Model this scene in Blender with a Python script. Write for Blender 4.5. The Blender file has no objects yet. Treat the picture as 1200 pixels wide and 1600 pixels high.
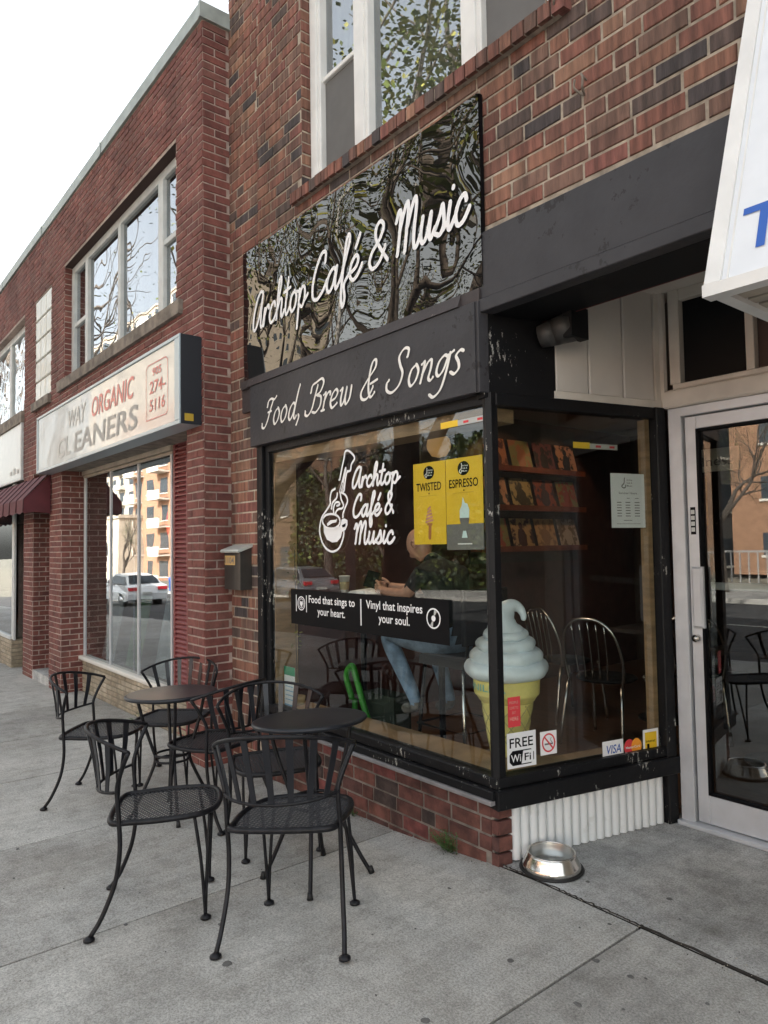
import bpy, bmesh, math, random
from mathutils import Vector, Matrix
random.seed(7)
S = bpy.context.scene
COL = S.collection
PI = math.pi

# ------------------------------------------------------------------ camera, sky, sun, exposure
YAW, PITCH, ROLL = math.radians(50.95), math.radians(2.68), math.radians(-0.92)
cy, sy, cp, sp = math.cos(YAW), math.sin(YAW), math.cos(PITCH), math.sin(PITCH)
F_ = Vector((-sy * cp, cy * cp, sp)); R_ = Vector((cy, sy, 0)); U_ = R_.cross(F_)
cr, sr = math.cos(ROLL), math.sin(ROLL)
CR = R_ * cr + U_ * sr; CU = U_ * cr - R_ * sr
CAM = Vector((0, 0, 1.5))
cd = bpy.data.cameras.new('camera'); cam = bpy.data.objects.new('camera', cd); COL.objects.link(cam)
cd.sensor_fit = 'VERTICAL'; cd.sensor_height = 24.0; cd.lens = 1105 / 1600 * 24
cd.clip_start = 0.05; cd.clip_end = 2000
cam.matrix_world = Matrix(((CR.x, CU.x, -F_.x, 0), (CR.y, CU.y, -F_.y, 0), (CR.z, CU.z, -F_.z, 1.5), (0, 0, 0, 1)))
S.camera = cam
SUN_EL, SUN_AZ = math.radians(31), math.radians(18)      # azimuth east of +Y (behind the shops)
w = bpy.data.worlds.new('World'); S.world = w; w.use_nodes = True
nt = w.node_tree; bg = nt.nodes['Background']
sky = nt.nodes.new('ShaderNodeTexSky'); sky.sky_type = 'NISHITA'; sky.sun_disc = False
sky.sun_elevation = SUN_EL; sky.sun_rotation = SUN_AZ
sky.air_density = 1.0; sky.dust_density = 5.0; sky.ozone_density = 1.0; sky.altitude = 80
hs = nt.nodes.new('ShaderNodeHueSaturation'); hs.inputs['Saturation'].default_value = .32        # thin white summer haze over the whole sky
nt.links.new(sky.outputs[0], hs.inputs['Color']); tn = nt.nodes.new('ShaderNodeMix'); tn.data_type = 'RGBA'; tn.blend_type = 'MULTIPLY'; tn.inputs[0].default_value = 1; tn.inputs[7].default_value = (1.0, 1.0, .955, 1)
nt.links.new(hs.outputs[0], tn.inputs[6]); nt.links.new(tn.outputs[2], bg.inputs[0]); bg.inputs[1].default_value = 0.15
ld = bpy.data.lights.new('sun', 'SUN'); ld.energy = 4.0; ld.angle = math.radians(0.5); ld.color = (1, .93, .84)
sun = bpy.data.objects.new('sun', ld); COL.objects.link(sun)
sd = Vector((math.sin(SUN_AZ) * math.cos(SUN_EL), math.cos(SUN_AZ) * math.cos(SUN_EL), math.sin(SUN_EL)))
sun.rotation_euler = sd.to_track_quat('Z', 'Y').to_euler(); sun.location = (0, 0, 20)
S.view_settings.view_transform = 'Standard'; S.view_settings.look = 'None'
S.view_settings.exposure = 2.18; S.view_settings.gamma = 1.0
S.render.engine = 'CYCLES'
try:
    S.cycles.transparent_max_bounces = 24; S.cycles.max_bounces = 10; S.cycles.glossy_bounces = 5
except Exception: pass

# ------------------------------------------------------------------ materials
def P(m): return m.node_tree.nodes['Principled BSDF']
def mat(name, col, rough=.6, metal=0.0, var=0.0, vscale=8, bump=0.0, bscale=60, col2=None, stretch=None, spec=None, detail=4, lo=.35, hi=.65):
    m = bpy.data.materials.new(name); m.use_nodes = True; t = m.node_tree; p = P(m)
    p.inputs['Base Color'].default_value = (*col, 1); p.inputs['Roughness'].default_value = rough
    p.inputs['Metallic'].default_value = metal
    if spec is not None: p.inputs['Specular IOR Level'].default_value = spec
    if var or col2 or bump:
        g = t.nodes.new('ShaderNodeNewGeometry'); mp = t.nodes.new('ShaderNodeMapping')
        t.links.new(g.outputs['Position'], mp.inputs[0])
        if stretch: mp.inputs['Scale'].default_value = stretch
    if var or col2:
        n = t.nodes.new('ShaderNodeTexNoise'); n.inputs['Scale'].default_value = vscale; n.inputs['Detail'].default_value = detail
        t.links.new(mp.outputs[0], n.inputs['Vector'])
        r = t.nodes.new('ShaderNodeValToRGB'); r.color_ramp.elements[0].position = lo; r.color_ramp.elements[1].position = hi
        c2 = col2 if col2 else tuple(max(0, c * (1 - var)) for c in col)
        c1 = col if col2 else tuple(min(1, c * (1 + var)) for c in col)
        r.color_ramp.elements[0].color = (*c2, 1); r.color_ramp.elements[1].color = (*c1, 1)
        t.links.new(n.outputs['Fac'], r.inputs[0]); t.links.new(r.outputs[0], p.inputs['Base Color'])
    if bump:
        n2 = t.nodes.new('ShaderNodeTexNoise'); n2.inputs['Scale'].default_value = bscale; n2.inputs['Detail'].default_value = 5
        t.links.new(mp.outputs[0], n2.inputs['Vector'])
        b = t.nodes.new('ShaderNodeBump'); b.inputs['Strength'].default_value = bump; b.inputs['Distance'].default_value = .01
        t.links.new(n2.outputs['Fac'], b.inputs['Height']); t.links.new(b.outputs[0], p.inputs['Normal'])
    return m
def glass(name, r0=.045, tint=(.9, .92, .92), wav=0.0, wscale=1.5):
    m = bpy.data.materials.new(name); m.use_nodes = True; t = m.node_tree; t.nodes.remove(P(m))
    out = t.nodes['Material Output']
    lw = t.nodes.new('ShaderNodeLayerWeight'); lw.inputs['Blend'].default_value = .5
    pw = t.nodes.new('ShaderNodeMath'); pw.operation = 'POWER'; pw.inputs[1].default_value = 4.6
    mr = t.nodes.new('ShaderNodeMapRange'); mr.inputs['To Min'].default_value = r0; mr.inputs['To Max'].default_value = 1.0
    t.links.new(lw.outputs['Facing'], pw.inputs[0]); t.links.new(pw.outputs[0], mr.inputs['Value'])
    tr = t.nodes.new('ShaderNodeBsdfTransparent'); tr.inputs[0].default_value = (*tint, 1)
    gl = t.nodes.new('ShaderNodeBsdfGlossy'); gl.inputs['Roughness'].default_value = 0.0; gl.inputs[0].default_value = (.95, .97, 1, 1)
    if wav:
        g = t.nodes.new('ShaderNodeNewGeometry'); n = t.nodes.new('ShaderNodeTexNoise'); n.inputs['Scale'].default_value = wscale; n.inputs['Detail'].default_value = 1.0
        t.links.new(g.outputs['Position'], n.inputs['Vector']); b = t.nodes.new('ShaderNodeBump'); b.inputs['Strength'].default_value = 1; b.inputs['Distance'].default_value = wav
        t.links.new(n.outputs['Fac'], b.inputs['Height']); t.links.new(b.outputs[0], gl.inputs['Normal'])
    mx = t.nodes.new('ShaderNodeMixShader'); t.links.new(mr.outputs[0], mx.inputs[0]); t.links.new(tr.outputs[0], mx.inputs[1]); t.links.new(gl.outputs[0], mx.inputs[2])
    t.links.new(mx.outputs[0], out.inputs[0]); return m
def emis(name, col, s):
    m = bpy.data.materials.new(name); m.use_nodes = True; p = P(m)
    p.inputs['Base Color'].default_value = (*col, 1); p.inputs['Emission Color'].default_value = (*col, 1); p.inputs['Emission Strength'].default_value = s
    return m
def concrete(name, c1, c2, stain=.5, seed=0.0, big=1.7):
    m = bpy.data.materials.new(name); m.use_nodes = True; t = m.node_tree; p = P(m); L = t.links.new
    g = t.nodes.new('ShaderNodeNewGeometry'); mp = t.nodes.new('ShaderNodeMapping'); mp.inputs['Location'].default_value = (seed, seed * 1.7, 0); L(g.outputs['Position'], mp.inputs[0])
    def noise(sc, det=5, rough=.6):
        n = t.nodes.new('ShaderNodeTexNoise'); n.inputs['Scale'].default_value = sc; n.inputs['Detail'].default_value = det; n.inputs['Roughness'].default_value = rough; L(mp.outputs[0], n.inputs['Vector']); return n
    def ramp(src, a, b, ca, cb):
        r = t.nodes.new('ShaderNodeValToRGB'); r.color_ramp.elements[0].position = a; r.color_ramp.elements[1].position = b
        r.color_ramp.elements[0].color = (*ca, 1); r.color_ramp.elements[1].color = (*cb, 1); L(src, r.inputs[0]); return r
    def mul(a, b, f):
        x = t.nodes.new('ShaderNodeMix'); x.data_type = 'RGBA'; x.blend_type = 'MULTIPLY'; x.inputs[0].default_value = f; L(a, x.inputs[6]); L(b, x.inputs[7]); return x.outputs[2]
    base = ramp(noise(big).outputs['Fac'], .3, .7, c2, c1).outputs[0]
    fine = ramp(noise(120, 4, .85).outputs['Fac'], .38, .60, (.42, .42, .41), (1.16, 1.16, 1.14)).outputs[0]
    med = ramp(noise(9, 7, .7).outputs['Fac'], .3, .55, (.62, .61, .6), (1, 1, 1)).outputs[0]
    blot = ramp(noise(.8, 3, .5).outputs['Fac'], .38, .6, (.72, .7, .68), (1, 1, 1)).outputs[0]
    # faint broom / tyre streaks running across the slab
    mp2 = t.nodes.new('ShaderNodeMapping'); mp2.inputs['Scale'].default_value = (30, 1.1, 1); mp2.inputs['Rotation'].default_value = (0, 0, .12); L(g.outputs['Position'], mp2.inputs[0])
    n3 = t.nodes.new('ShaderNodeTexNoise'); n3.inputs['Scale'].default_value = 1; n3.inputs['Detail'].default_value = 6; L(mp2.outputs[0], n3.inputs['Vector'])
    strk = ramp(n3.outputs['Fac'], .38, .56, (.86, .86, .85), (1.02, 1.02, 1.02)).outputs[0]
    pat = ramp(noise(3.3, 8, .75).outputs['Fac'], .32, .5, (.80, .79, .77), (1, 1, 1)).outputs[0]
    spk = ramp(noise(42, 3, .6).outputs['Fac'], .29, .34, (.5, .48, .45), (1, 1, 1)).outputs[0]
    c = mul(mul(mul(mul(mul(mul(base, fine, .8), med, stain), blot, stain), strk, .55), spk, .7), pat, .8)
    L(c, p.inputs['Base Color']); p.inputs['Roughness'].default_value = .85
    b = t.nodes.new('ShaderNodeBump'); b.inputs['Strength'].default_value = .35; b.inputs['Distance'].default_value = .003
    L(noise(240, 4, .7).outputs['Fac'], b.inputs['Height']); L(b.outputs[0], p.inputs['Normal'])
    return m

M = {}
M['conc'] = concrete('sidewalk_concrete', (.63, .615, .58), (.47, .46, .435), .7)
M['conc_b'] = concrete('older_sidewalk_concrete', (.58, .57, .54), (.43, .42, .40), .8, 7.3)
M['conc2'] = concrete('recess_concrete', (.74, .74, .73), (.38, .385, .38), .95, 3.1, 2.6)
M['curb'] = mat('curb_concrete', (.4, .39, .37), .9, var=.2, bump=.4)
M['asphalt'] = mat('asphalt', (.055, .055, .056), .9, var=.3, vscale=5, bump=.6, bscale=150)
M['joint'] = mat('joint_dirt', (.035, .028, .022), .95, var=.4, vscale=30)
M['gum'] = mat('trodden_gum', (.11, .105, .10), .8, var=.3, vscale=9)
M['line'] = mat('road_paint', (.7, .68, .6), .8, var=.2)
def weather(m, lo=.62, hi=1.06, sc=(1.1, 1.1, .55)):
    """soot and rain staining: broad soft patches, drawn out downwards"""
    t = m.node_tree; p = P(m); s = p.inputs['Base Color'].links[0].from_socket if p.inputs['Base Color'].links else None
    g = t.nodes.new('ShaderNodeNewGeometry'); mp = t.nodes.new('ShaderNodeMapping'); mp.inputs['Scale'].default_value = sc; t.links.new(g.outputs['Position'], mp.inputs[0])
    n = t.nodes.new('ShaderNodeTexNoise'); n.inputs['Scale'].default_value = 1.6; n.inputs['Detail'].default_value = 7; n.inputs['Roughness'].default_value = .65; t.links.new(mp.outputs[0], n.inputs['Vector'])
    r = t.nodes.new('ShaderNodeValToRGB'); r.color_ramp.elements[0].position = .34; r.color_ramp.elements[1].position = .62; r.color_ramp.elements[0].color = (lo, lo, lo * .98, 1); r.color_ramp.elements[1].color = (hi, hi, hi, 1); t.links.new(n.outputs['Fac'], r.inputs[0])
    x = t.nodes.new('ShaderNodeMix'); x.data_type = 'RGBA'; x.blend_type = 'MULTIPLY'; x.inputs[0].default_value = 1
    if s: t.links.new(s, x.inputs[6])
    else: x.inputs[6].default_value = p.inputs['Base Color'].default_value
    t.links.new(r.outputs[0], x.inputs[7]); t.links.new(x.outputs[2], p.inputs['Base Color']); return m
def brickmat(n, c, stretch=(1, 1, 1), b=.6, v=.28):
    return weather(mat(n, c, .85, var=v, vscale=14, bump=b, bscale=45, stretch=stretch))
RUG = (2.4, 2.4, .22)
cafe_cols = [(.225, .092, .066), (.25, .118, .078), (.195, .088, .064), (.225, .088, .070), (.165, .082, .062), (.070, .056, .056), (.105, .072, .062), (.28, .15, .098), (.185, .105, .078)]
CAFEB = [brickmat('rug_brick_%s' % chr(97 + i), c, RUG, .9, .35) for i, c in enumerate(cafe_cols)]
CAFEW = [22, 22, 20, 9, 14, 8, 12, 8, 16]
left_cols = [(.195, .066, .052), (.172, .058, .048), (.215, .075, .060), (.150, .052, .044), (.195, .080, .064)]
LEFTB = [brickmat('red_brick_%s' % chr(97 + i), c, (1, 1, 1), .5, .2) for i, c in enumerate(left_cols)]
LEFTW = [30, 28, 18, 14, 10]
TANB = [brickmat('tan_brick_%s' % chr(97 + i), c, (1, 1, 1), .4, .2) for i, c in enumerate([(.40, .34, .25), (.36, .30, .22), (.44, .38, .29), (.33, .28, .2)])]
TANW = [1, 1, 1, 1]
DARKB = [brickmat('dark_red_brick_%s' % chr(97 + i), c, (1, 1, 1), .6, .35) for i, c in enumerate([(.115, .045, .036), (.135, .050, .040), (.09, .040, .034), (.15, .058, .044), (.06, .040, .036), (.17, .050, .045)])]
DARKW = [20, 20, 14, 14, 8, 7]
M['mortar_c'] = mat('buff_mortar', (.47, .40, .32), .95, var=.25, vscale=20, bump=.5)
M['mortar_l'] = mat('pinkish_mortar', (.47, .37, .32), .95, var=.15, vscale=20, bump=.4)
M['mortar_t'] = mat('tan_mortar', (.22, .19, .14), .95)
M['mortar_d'] = mat('dark_mortar', (.22, .19, .165), .95, var=.3, vscale=15)
for k_ in ('mortar_c', 'mortar_l', 'mortar_d'): weather(M[k_], .5, 1.0)
M['core'] = mat('building_core', (.12, .10, .09), .95)
def paint_worn(name, col, under, rough=.45, amt=.64, scale=26, stretch=(1, 1, .35)):
    m = mat(name, col, rough, var=.12, vscale=4, bump=.25, bscale=30, spec=.25)
    t = m.node_tree; p = P(m); old = p.inputs['Base Color'].links[0].from_socket
    g = t.nodes.new('ShaderNodeNewGeometry'); mp = t.nodes.new('ShaderNodeMapping'); mp.inputs['Scale'].default_value = stretch; t.links.new(g.outputs['Position'], mp.inputs[0])
    n = t.nodes.new('ShaderNodeTexNoise'); n.inputs['Scale'].default_value = scale; n.inputs['Detail'].default_value = 6; n.inputs['Roughness'].default_value = .7; t.links.new(mp.outputs[0], n.inputs['Vector'])
    r = t.nodes.new('ShaderNodeValToRGB'); r.color_ramp.interpolation = 'CONSTANT'; r.color_ramp.elements[0].position = 0; r.color_ramp.elements[1].position = amt
    r.color_ramp.elements[0].color = (0, 0, 0, 1); r.color_ramp.elements[1].color = (1, 1, 1, 1); nb = t.nodes.new('ShaderNodeTexNoise'); nb.inputs['Scale'].default_value = 3.5; nb.inputs['Detail'].default_value = 1; t.links.new(g.outputs['Position'], nb.inputs['Vector'])
    ma = t.nodes.new('ShaderNodeMath'); ma.operation = 'MULTIPLY_ADD'; ma.inputs[1].default_value = .55; t.links.new(nb.outputs['Fac'], ma.inputs[0])
    mb_ = t.nodes.new('ShaderNodeMath'); mb_.operation = 'SUBTRACT'; mb_.inputs[1].default_value = .275; t.links.new(n.outputs['Fac'], mb_.inputs[0]); t.links.new(mb_.outputs[0], ma.inputs[2])
    t.links.new(ma.outputs[0], r.inputs[0])
    x = t.nodes.new('ShaderNodeMix'); x.data_type = 'RGBA'; t.links.new(r.outputs[0], x.inputs[0]); t.links.new(old, x.inputs[6]); x.inputs[7].default_value = (*under, 1)
    t.links.new(x.outputs[2], p.inputs['Base Color']); return m
M['fascia'] = paint_worn('charcoal_board_paint', (.044, .043, .047), (.024, .023, .024), .5, .66, 22, (1, 1, .8))
M['fascia_dk'] = paint_worn('brown_black_ledge_paint', (.05, .042, .042), (.25, .23, .2), .5, .70, 20)
M['blackp'] = paint_worn('chipped_black_paint', (.007, .007, .008), (.34, .33, .30), .5, .665, 48, (1, 1, .35))
M['blackm'] = mat('matt_black_paint', (.006, .006, .007), .6, spec=.2)
M['ledge'] = mat('grey_ledge', (.20, .19, .19), .8, var=.2)
M['siding'] = mat('cream_siding', (.56, .53, .49), .55, var=.06, vscale=3)
M['cream'] = mat('cream_paint', (.60, .56, .50), .6, var=.12, vscale=4)
M['flute'] = mat('white_fluted_panel', (.74, .76, .76), .5, var=.1, vscale=12, col2=(.55, .55, .52), lo=.22, hi=.42)
M['alum'] = mat('brushed_aluminium', (.55, .565, .585), .42, metal=.35, var=.06)
M['whitep'] = mat('white_window_paint', (.70, .70, .68), .5, var=.06, vscale=6)
M['whitef'] = mat('grey_white_frame', (.55, .57, .56), .5, var=.08)
M['tanwood'] = mat('tan_wood', (.31, .20, .11), .5, var=.2, vscale=6, stretch=(1, 1, 6))
M['screen'] = mat('insect_screen', (.13, .128, .125), .9, var=.05)
M['coping'] = mat('grey_green_flashing', (.33, .37, .35), .5, metal=.2, var=.12)
M['stone'] = mat('weathered_stone', (.20, .17, .14), .9, var=.35, vscale=9, bump=.6, bscale=40)
M['louver'] = mat('maroon_louver_paint', (.20, .045, .045), .5, var=.1)
M['maroon'] = mat('maroon_canvas', (.10, .018, .024), .75, var=.12)
M['beigem'] = mat('beige_metal', (.42, .37, .30), .5, var=.15)
M['signw'] = mat('white_acrylic', (.62, .62, .59), .18, var=.03)
M['signc'] = mat('weathered_sign_face', (.50, .51, .49), .1, var=.05, vscale=3, bump=.9, bscale=1.3, spec=.5)
M['signalum'] = mat('sign_aluminium', (.42, .50, .54), .4, metal=.5)
M['signend'] = mat('sign_end_black', (.014, .016, .022), .45)
M['white'] = mat('white_vinyl', (.82, .82, .82), .5)
M['offwhite'] = mat('off_white_paint', (.80, .78, .73), .6, var=.05)
M['black'] = mat('black_vinyl', (.004, .004, .005), .6, spec=.12)
M['yellow'] = mat('yellow_print', (.82, .53, .02), .4, var=.04, vscale=3)
M['greyprint'] = mat('grey_print', (.16, .15, .15), .4)
M['redp'] = mat('red_print', (.65, .05, .06), .5)
M['redfade'] = mat('faded_red_print', (.66, .20, .17), .4)
M['greyfade'] = mat('faded_grey_print', (.27, .28, .27), .4)
M['pale_tone'] = mat('pale_grey_print', (.46, .47, .45), .4)
M['blue'] = mat('blue_print', (.02, .10, .42), .5)
M['visablue'] = mat('deep_blue_print', (.02, .09, .38), .4)
M['orange'] = mat('orange_print', (.85, .33, .03), .4)
M['green'] = mat('green_print', (.05, .30, .16), .5)
M['cream_pr'] = mat('cream_print', (.62, .78, .80), .5)
M['pink'] = mat('pink_print', (.6, .3, .25), .5)
M['iron'] = mat('black_iron', (.007, .007, .009), .42, var=.6, vscale=30, bump=.15, bscale=200, spec=.3)
M['ironslat'] = mat('blue_black_slat', (.008, .009, .013), .3, spec=.5)
M['lattice'] = mat('enamelled_lattice', (.035, .037, .043), .42, spec=.8)
M['chrome'] = mat('polished_steel', (.66, .64, .60), .16, metal=1.0, bump=.05, bscale=20)
M['tubing'] = mat('brushed_tube', (.70, .70, .70), .25, metal=1.0)
M['rubber'] = mat('black_rubber', (.01, .01, .01), .6)
M['water'] = glass('water', .03, (.9, .93, .93))
M['wall_in'] = mat('maroon_wall_paint', (.075, .028, .026), .7, var=.15)
M['wall_in2'] = mat('dark_brown_wall', (.06, .04, .035), .8, var=.15)
M['floor_in'] = mat('brown_wood_floor', (.12, .065, .04), .35, var=.3, vscale=3, stretch=(1, 8, 1))
M['ceil_in'] = mat('dull_ceiling', (.20, .18, .16), .8)
M['shelfw'] = mat('red_brown_shelf', (.22, .06, .03), .5, var=.2)
M['skin'] = mat('skin', (.56, .31, .22), .5, var=.08, vscale=20)
M['tee'] = mat('black_cotton', (.012, .012, .014), .9, bump=.3, bscale=90)
M['denim'] = mat('blue_denim', (.20, .30, .44), .85, var=.3, vscale=14, bump=.4, bscale=200)
M['shoe'] = mat('grey_shoe', (.14, .13, .12), .7, var=.3, vscale=30)
M['paper'] = mat('white_paper', (.78, .80, .82), .6)
M['kraft'] = mat('kraft_sleeve', (.42, .33, .20), .8)
M['limebag'] = mat('lime_green_nylon', (.04, .26, .03), .5, var=.2)
M['ice'] = mat('pale_blue_soft_serve', (.74, .83, .90), .28, var=.10, vscale=9, bump=.12, bscale=25, spec=.7)
M['cone'] = mat('pale_yellow_cone', (.88, .78, .26), .4, var=.12, vscale=8, bump=.1, bscale=20)
M['cone_dk'] = mat('cone_groove', (.52, .46, .20), .6)
weather(M['cone'], .80, 1.02, (3, 3, 3)); weather(M['ice'], .86, 1.02, (3, 3, 3))
M['teal'] = mat('faded_teal_print', (.25, .55, .50), .5)
M['leafA'] = mat('olive_leaf', (.085, .11, .02), .55, var=.4, vscale=2)
M['leafB'] = mat('yellow_green_leaf', (.20, .19, .035), .55, var=.35, vscale=2)
M['leafC'] = mat('dark_leaf', (.016, .032, .010), .6, var=.3, vscale=3)
M['bark'] = mat('grey_bark', (.085, .068, .055), .9, var=.3, vscale=8, bump=.8, bscale=25)
M['weed'] = mat('weed_green', (.05, .11, .025), .6, var=.3, vscale=40)
M['orangewall'] = mat('orange_brick_wall', (.34, .19, .12), .9, var=.12, vscale=3)
M['orangewall2'] = mat('muted_orange_wall', (.25, .14, .085), .9, var=.15, vscale=3)
M['beigewall'] = mat('beige_wall', (.42, .36, .29), .9, var=.08, vscale=1)
M['greywall'] = mat('grey_wall', (.33, .32, .31), .9, var=.1, vscale=1)
M['farwin'] = mat('far_window_glass', (.05, .06, .07), .08, spec=.8)
M['carpaint'] = mat('white_car_paint', (.72, .74, .76), .25)
M['carglass'] = mat('dark_car_glass', (.02, .025, .03), .05)
M['bulb'] = emis('amber_globe', (.9, .5, .18), .06)
M['glass_l'] = glass('shop_glass', .22, (.72, .75, .74), wav=.0008, wscale=2.2)
M['glass_u'] = glass('upper_glass', .24, (.6, .62, .62), wav=.0022, wscale=1.6)
M['glass_c'] = glass('cafe_glass', .035, (.9, .92, .9))
M['glass_d'] = glass('door_glass', .10, (.75, .78, .76))
M['gblock'] = mat('glass_block', (.60, .60, .53), .12, spec=.9, bump=.9, bscale=6)
sgm = bpy.data.materials.new('wavy_gloss_black'); sgm.use_nodes = True
t = sgm.node_tree; p = P(sgm); p.inputs['Base Color'].default_value = (.006, .006, .007, 1); p.inputs['Roughness'].default_value = .0
p.inputs['IOR'].default_value = 2.0
g = t.nodes.new('ShaderNodeNewGeometry'); n = t.nodes.new('ShaderNodeTexNoise'); n.inputs['Scale'].default_value = 1.5; n.inputs['Detail'].default_value = 1.0; n.inputs['Distortion'].default_value = .5
t.links.new(g.outputs['Position'], n.inputs['Vector']); b = t.nodes.new('ShaderNodeBump'); b.inputs['Strength'].default_value = 1; b.inputs['Distance'].default_value = .0055
t.links.new(n.outputs['Fac'], b.inputs['Height']); t.links.new(b.outputs[0], p.inputs['Normal'])
P(sgm).inputs['Specular Tint'].default_value = (1, .95, .86, 1)
M['archsign'] = sgm

# ------------------------------------------------------------------ mesh builder
class MB:
    def __init__(s): s.v = []; s.f = []; s.m = []; s.sm = []
    def add(s, vs, fs, mi=0, smooth=False):
        b = len(s.v); s.v.extend([tuple(x) for x in vs])
        for f in fs: s.f.append([b + i for i in f]); s.m.append(mi); s.sm.append(smooth)
    def box(s, a, b, mi=0):
        x0, y0, z0 = [min(a[i], b[i]) for i in range(3)]; x1, y1, z1 = [max(a[i], b[i]) for i in range(3)]
        s.add([(x0, y0, z0), (x1, y0, z0), (x1, y1, z0), (x0, y1, z0), (x0, y0, z1), (x1, y0, z1), (x1, y1, z1), (x0, y1, z1)],
              [(0, 3, 2, 1), (4, 5, 6, 7), (0, 1, 5, 4), (1, 2, 6, 5), (2, 3, 7, 6), (3, 0, 4, 7)], mi)
    def fbox(s, fr, u0, u1, v0, v1, d0, d1, mi=0):
        """box in a wall frame; d = distance out along the normal"""
        O, U, V, N = fr
        q = [O + U * u + V * v + N * d for d in (d0, d1) for (u, v) in ((u0, v0), (u1, v0), (u1, v1), (u0, v1))]
        s.add(q, [(0, 3, 2, 1), (4, 5, 6, 7), (0, 1, 5, 4), (1, 2, 6, 5), (2, 3, 7, 6), (3, 0, 4, 7)], mi)
    def rbox(s, fr, u0, u1, v0, v1, d0, d1, r=.004, mi=0):
        """box with its outer edges chamfered"""
        O, U, V, N = fr
        def ring(a, d): return [O + U * u + V * v + N * d for (u, v) in ((u0 + a, v0 + a), (u1 - a, v0 + a), (u1 - a, v1 - a), (u0 + a, v1 - a))]
        vs = ring(0, d0) + ring(0, d1 - r) + ring(r, d1)
        fs = [(0, 3, 2, 1), (8, 9, 10, 11)]
        for k in (0, 4):
            for i in range(4): j = (i + 1) % 4; fs.append((k + i, k + j, k + 4 + j, k + 4 + i))
        s.add(vs, fs, mi)
    def tube(s, path, r, n=8, mi=0, closed=False, caps=True):
        P_ = [Vector(p) for p in path]; k = len(P_); rr = r if isinstance(r, (list, tuple)) else [r] * k
        vs = []; up = Vector((0, 0, 1)); prev = None
        for i, p in enumerate(P_):
            a = P_[(i - 1) % k] if (closed or i > 0) else p; b = P_[(i + 1) % k] if (closed or i < k - 1) else p
            t_ = (b - a).normalized() if (b - a).length > 1e-9 else Vector((0, 0, 1))
            if prev is None:
                x = t_.cross(up) if abs(t_.z) < .9 else t_.cross(Vector((1, 0, 0)))
            else: x = prev - t_ * prev.dot(t_)
            x.normalize(); prev = x; y = t_.cross(x)
            for q in range(n):
                an = 2 * PI * q / n; vs.append(p + (x * math.cos(an) + y * math.sin(an)) * rr[i])
        fs = []
        for i in range(k if closed else k - 1):
            j = (i + 1) % k
            for q in range(n): q2 = (q + 1) % n; fs.append((i * n + q, i * n + q2, j * n + q2, j * n + q))
        if caps and not closed: fs.append(list(range(n))[::-1]); fs.append([(k - 1) * n + q for q in range(n)])
        s.add(vs, fs, mi, True)
    def lathe(s, prof, c=(0, 0, 0), n=24, mi=0, smooth=True, sx=1, sy_=1, caps=True):
        vs = []
        for r, z in prof:
            for q in range(n): a = 2 * PI * q / n; vs.append((c[0] + r * math.cos(a) * sx, c[1] + r * math.sin(a) * sy_, c[2] + z))
        fs = []
        for i in range(len(prof) - 1):
            for q in range(n): q2 = (q + 1) % n; fs.append((i * n + q, i * n + q2, (i + 1) * n + q2, (i + 1) * n + q))
        if caps and prof[0][0] > 1e-4: fs.append([q for q in range(n)][::-1])
        if caps and prof[-1][0] > 1e-4: fs.append([(len(prof) - 1) * n + q for q in range(n)])
        s.add(vs, fs, mi, smooth)
    def poly(s, fr, pts, d, mi=0):
        O, U, V, N = fr; s.add([O + U * x + V * y + N * d for x, y in pts], [list(range(len(pts)))], mi)
    def prism(s, fr, pts, d0, d1, mi=0):
        O, U, V, N = fr; k = len(pts)
        s.add([O + U * x + V * y + N * d for d in (d0, d1) for x, y in pts],
              [list(range(k))[::-1], [k + i for i in range(k)]] + [(i, (i + 1) % k, k + (i + 1) % k, k + i) for i in range(k)], mi)
    def build(s, name, mats, parent=None, loc=None, smooth=None, **props):
        me = bpy.data.meshes.new(name)
        off = Vector(parent.get('_o', (0, 0, 0))) if parent is not None else (Vector(loc) if loc is not None else Vector((0, 0, 0)))
        me.from_pydata([(v[0] - off.x, v[1] - off.y, v[2] - off.z) for v in s.v], [], s.f)
        for m_ in (mats if isinstance(mats, (list, tuple)) else [mats]): me.materials.append(m_)
        me.polygons.foreach_set('material_index', s.m); me.polygons.foreach_set('use_smooth', s.sm if smooth is None else [smooth] * len(s.f))
        me.update()
        o = bpy.data.objects.new(name, me); COL.objects.link(o)
        if parent is not None: o.parent = parent
        elif loc is not None: o.location = loc
        o['_o'] = tuple(off)
        for k_, v_ in props.items(): o[k_] = v_
        return o
def thing(name, label, cat, loc=(0, 0, 0), group=None):
    o = bpy.data.objects.new(name, None); COL.objects.link(o); o.location = loc; o['_o'] = tuple(loc)
    o['label'] = label; o['category'] = cat
    if group: o['group'] = group
    return o
def tag(o, label, cat, group=None):
    o['label'] = label; o['category'] = cat
    if group: o['group'] = group
    return o
def centre_of(o):
    """put a one-mesh thing's origin at its base centre"""
    me = o.data; xs = [v.co.copy() for v in me.vertices]
    c = Vector(((min(v.x for v in xs) + max(v.x for v in xs)) / 2, (min(v.y for v in xs) + max(v.y for v in xs)) / 2, min(v.z for v in xs)))
    me.transform(Matrix.Translation(-c)); o.location = o.location + c; o['_o'] = tuple(o.location); return o
X_, Y_, Z_ = Vector((1, 0, 0)), Vector((0, 1, 0)), Vector((0, 0, 1))
def FY(y, x=0, z=0): return (Vector((x, y, z)), X_, Z_, -Y_)              # wall facing the street
def FX(x, y=0, z=0): return (Vector((x, y, z)), Y_, Z_, X_)               # wall facing right (+X)
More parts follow.
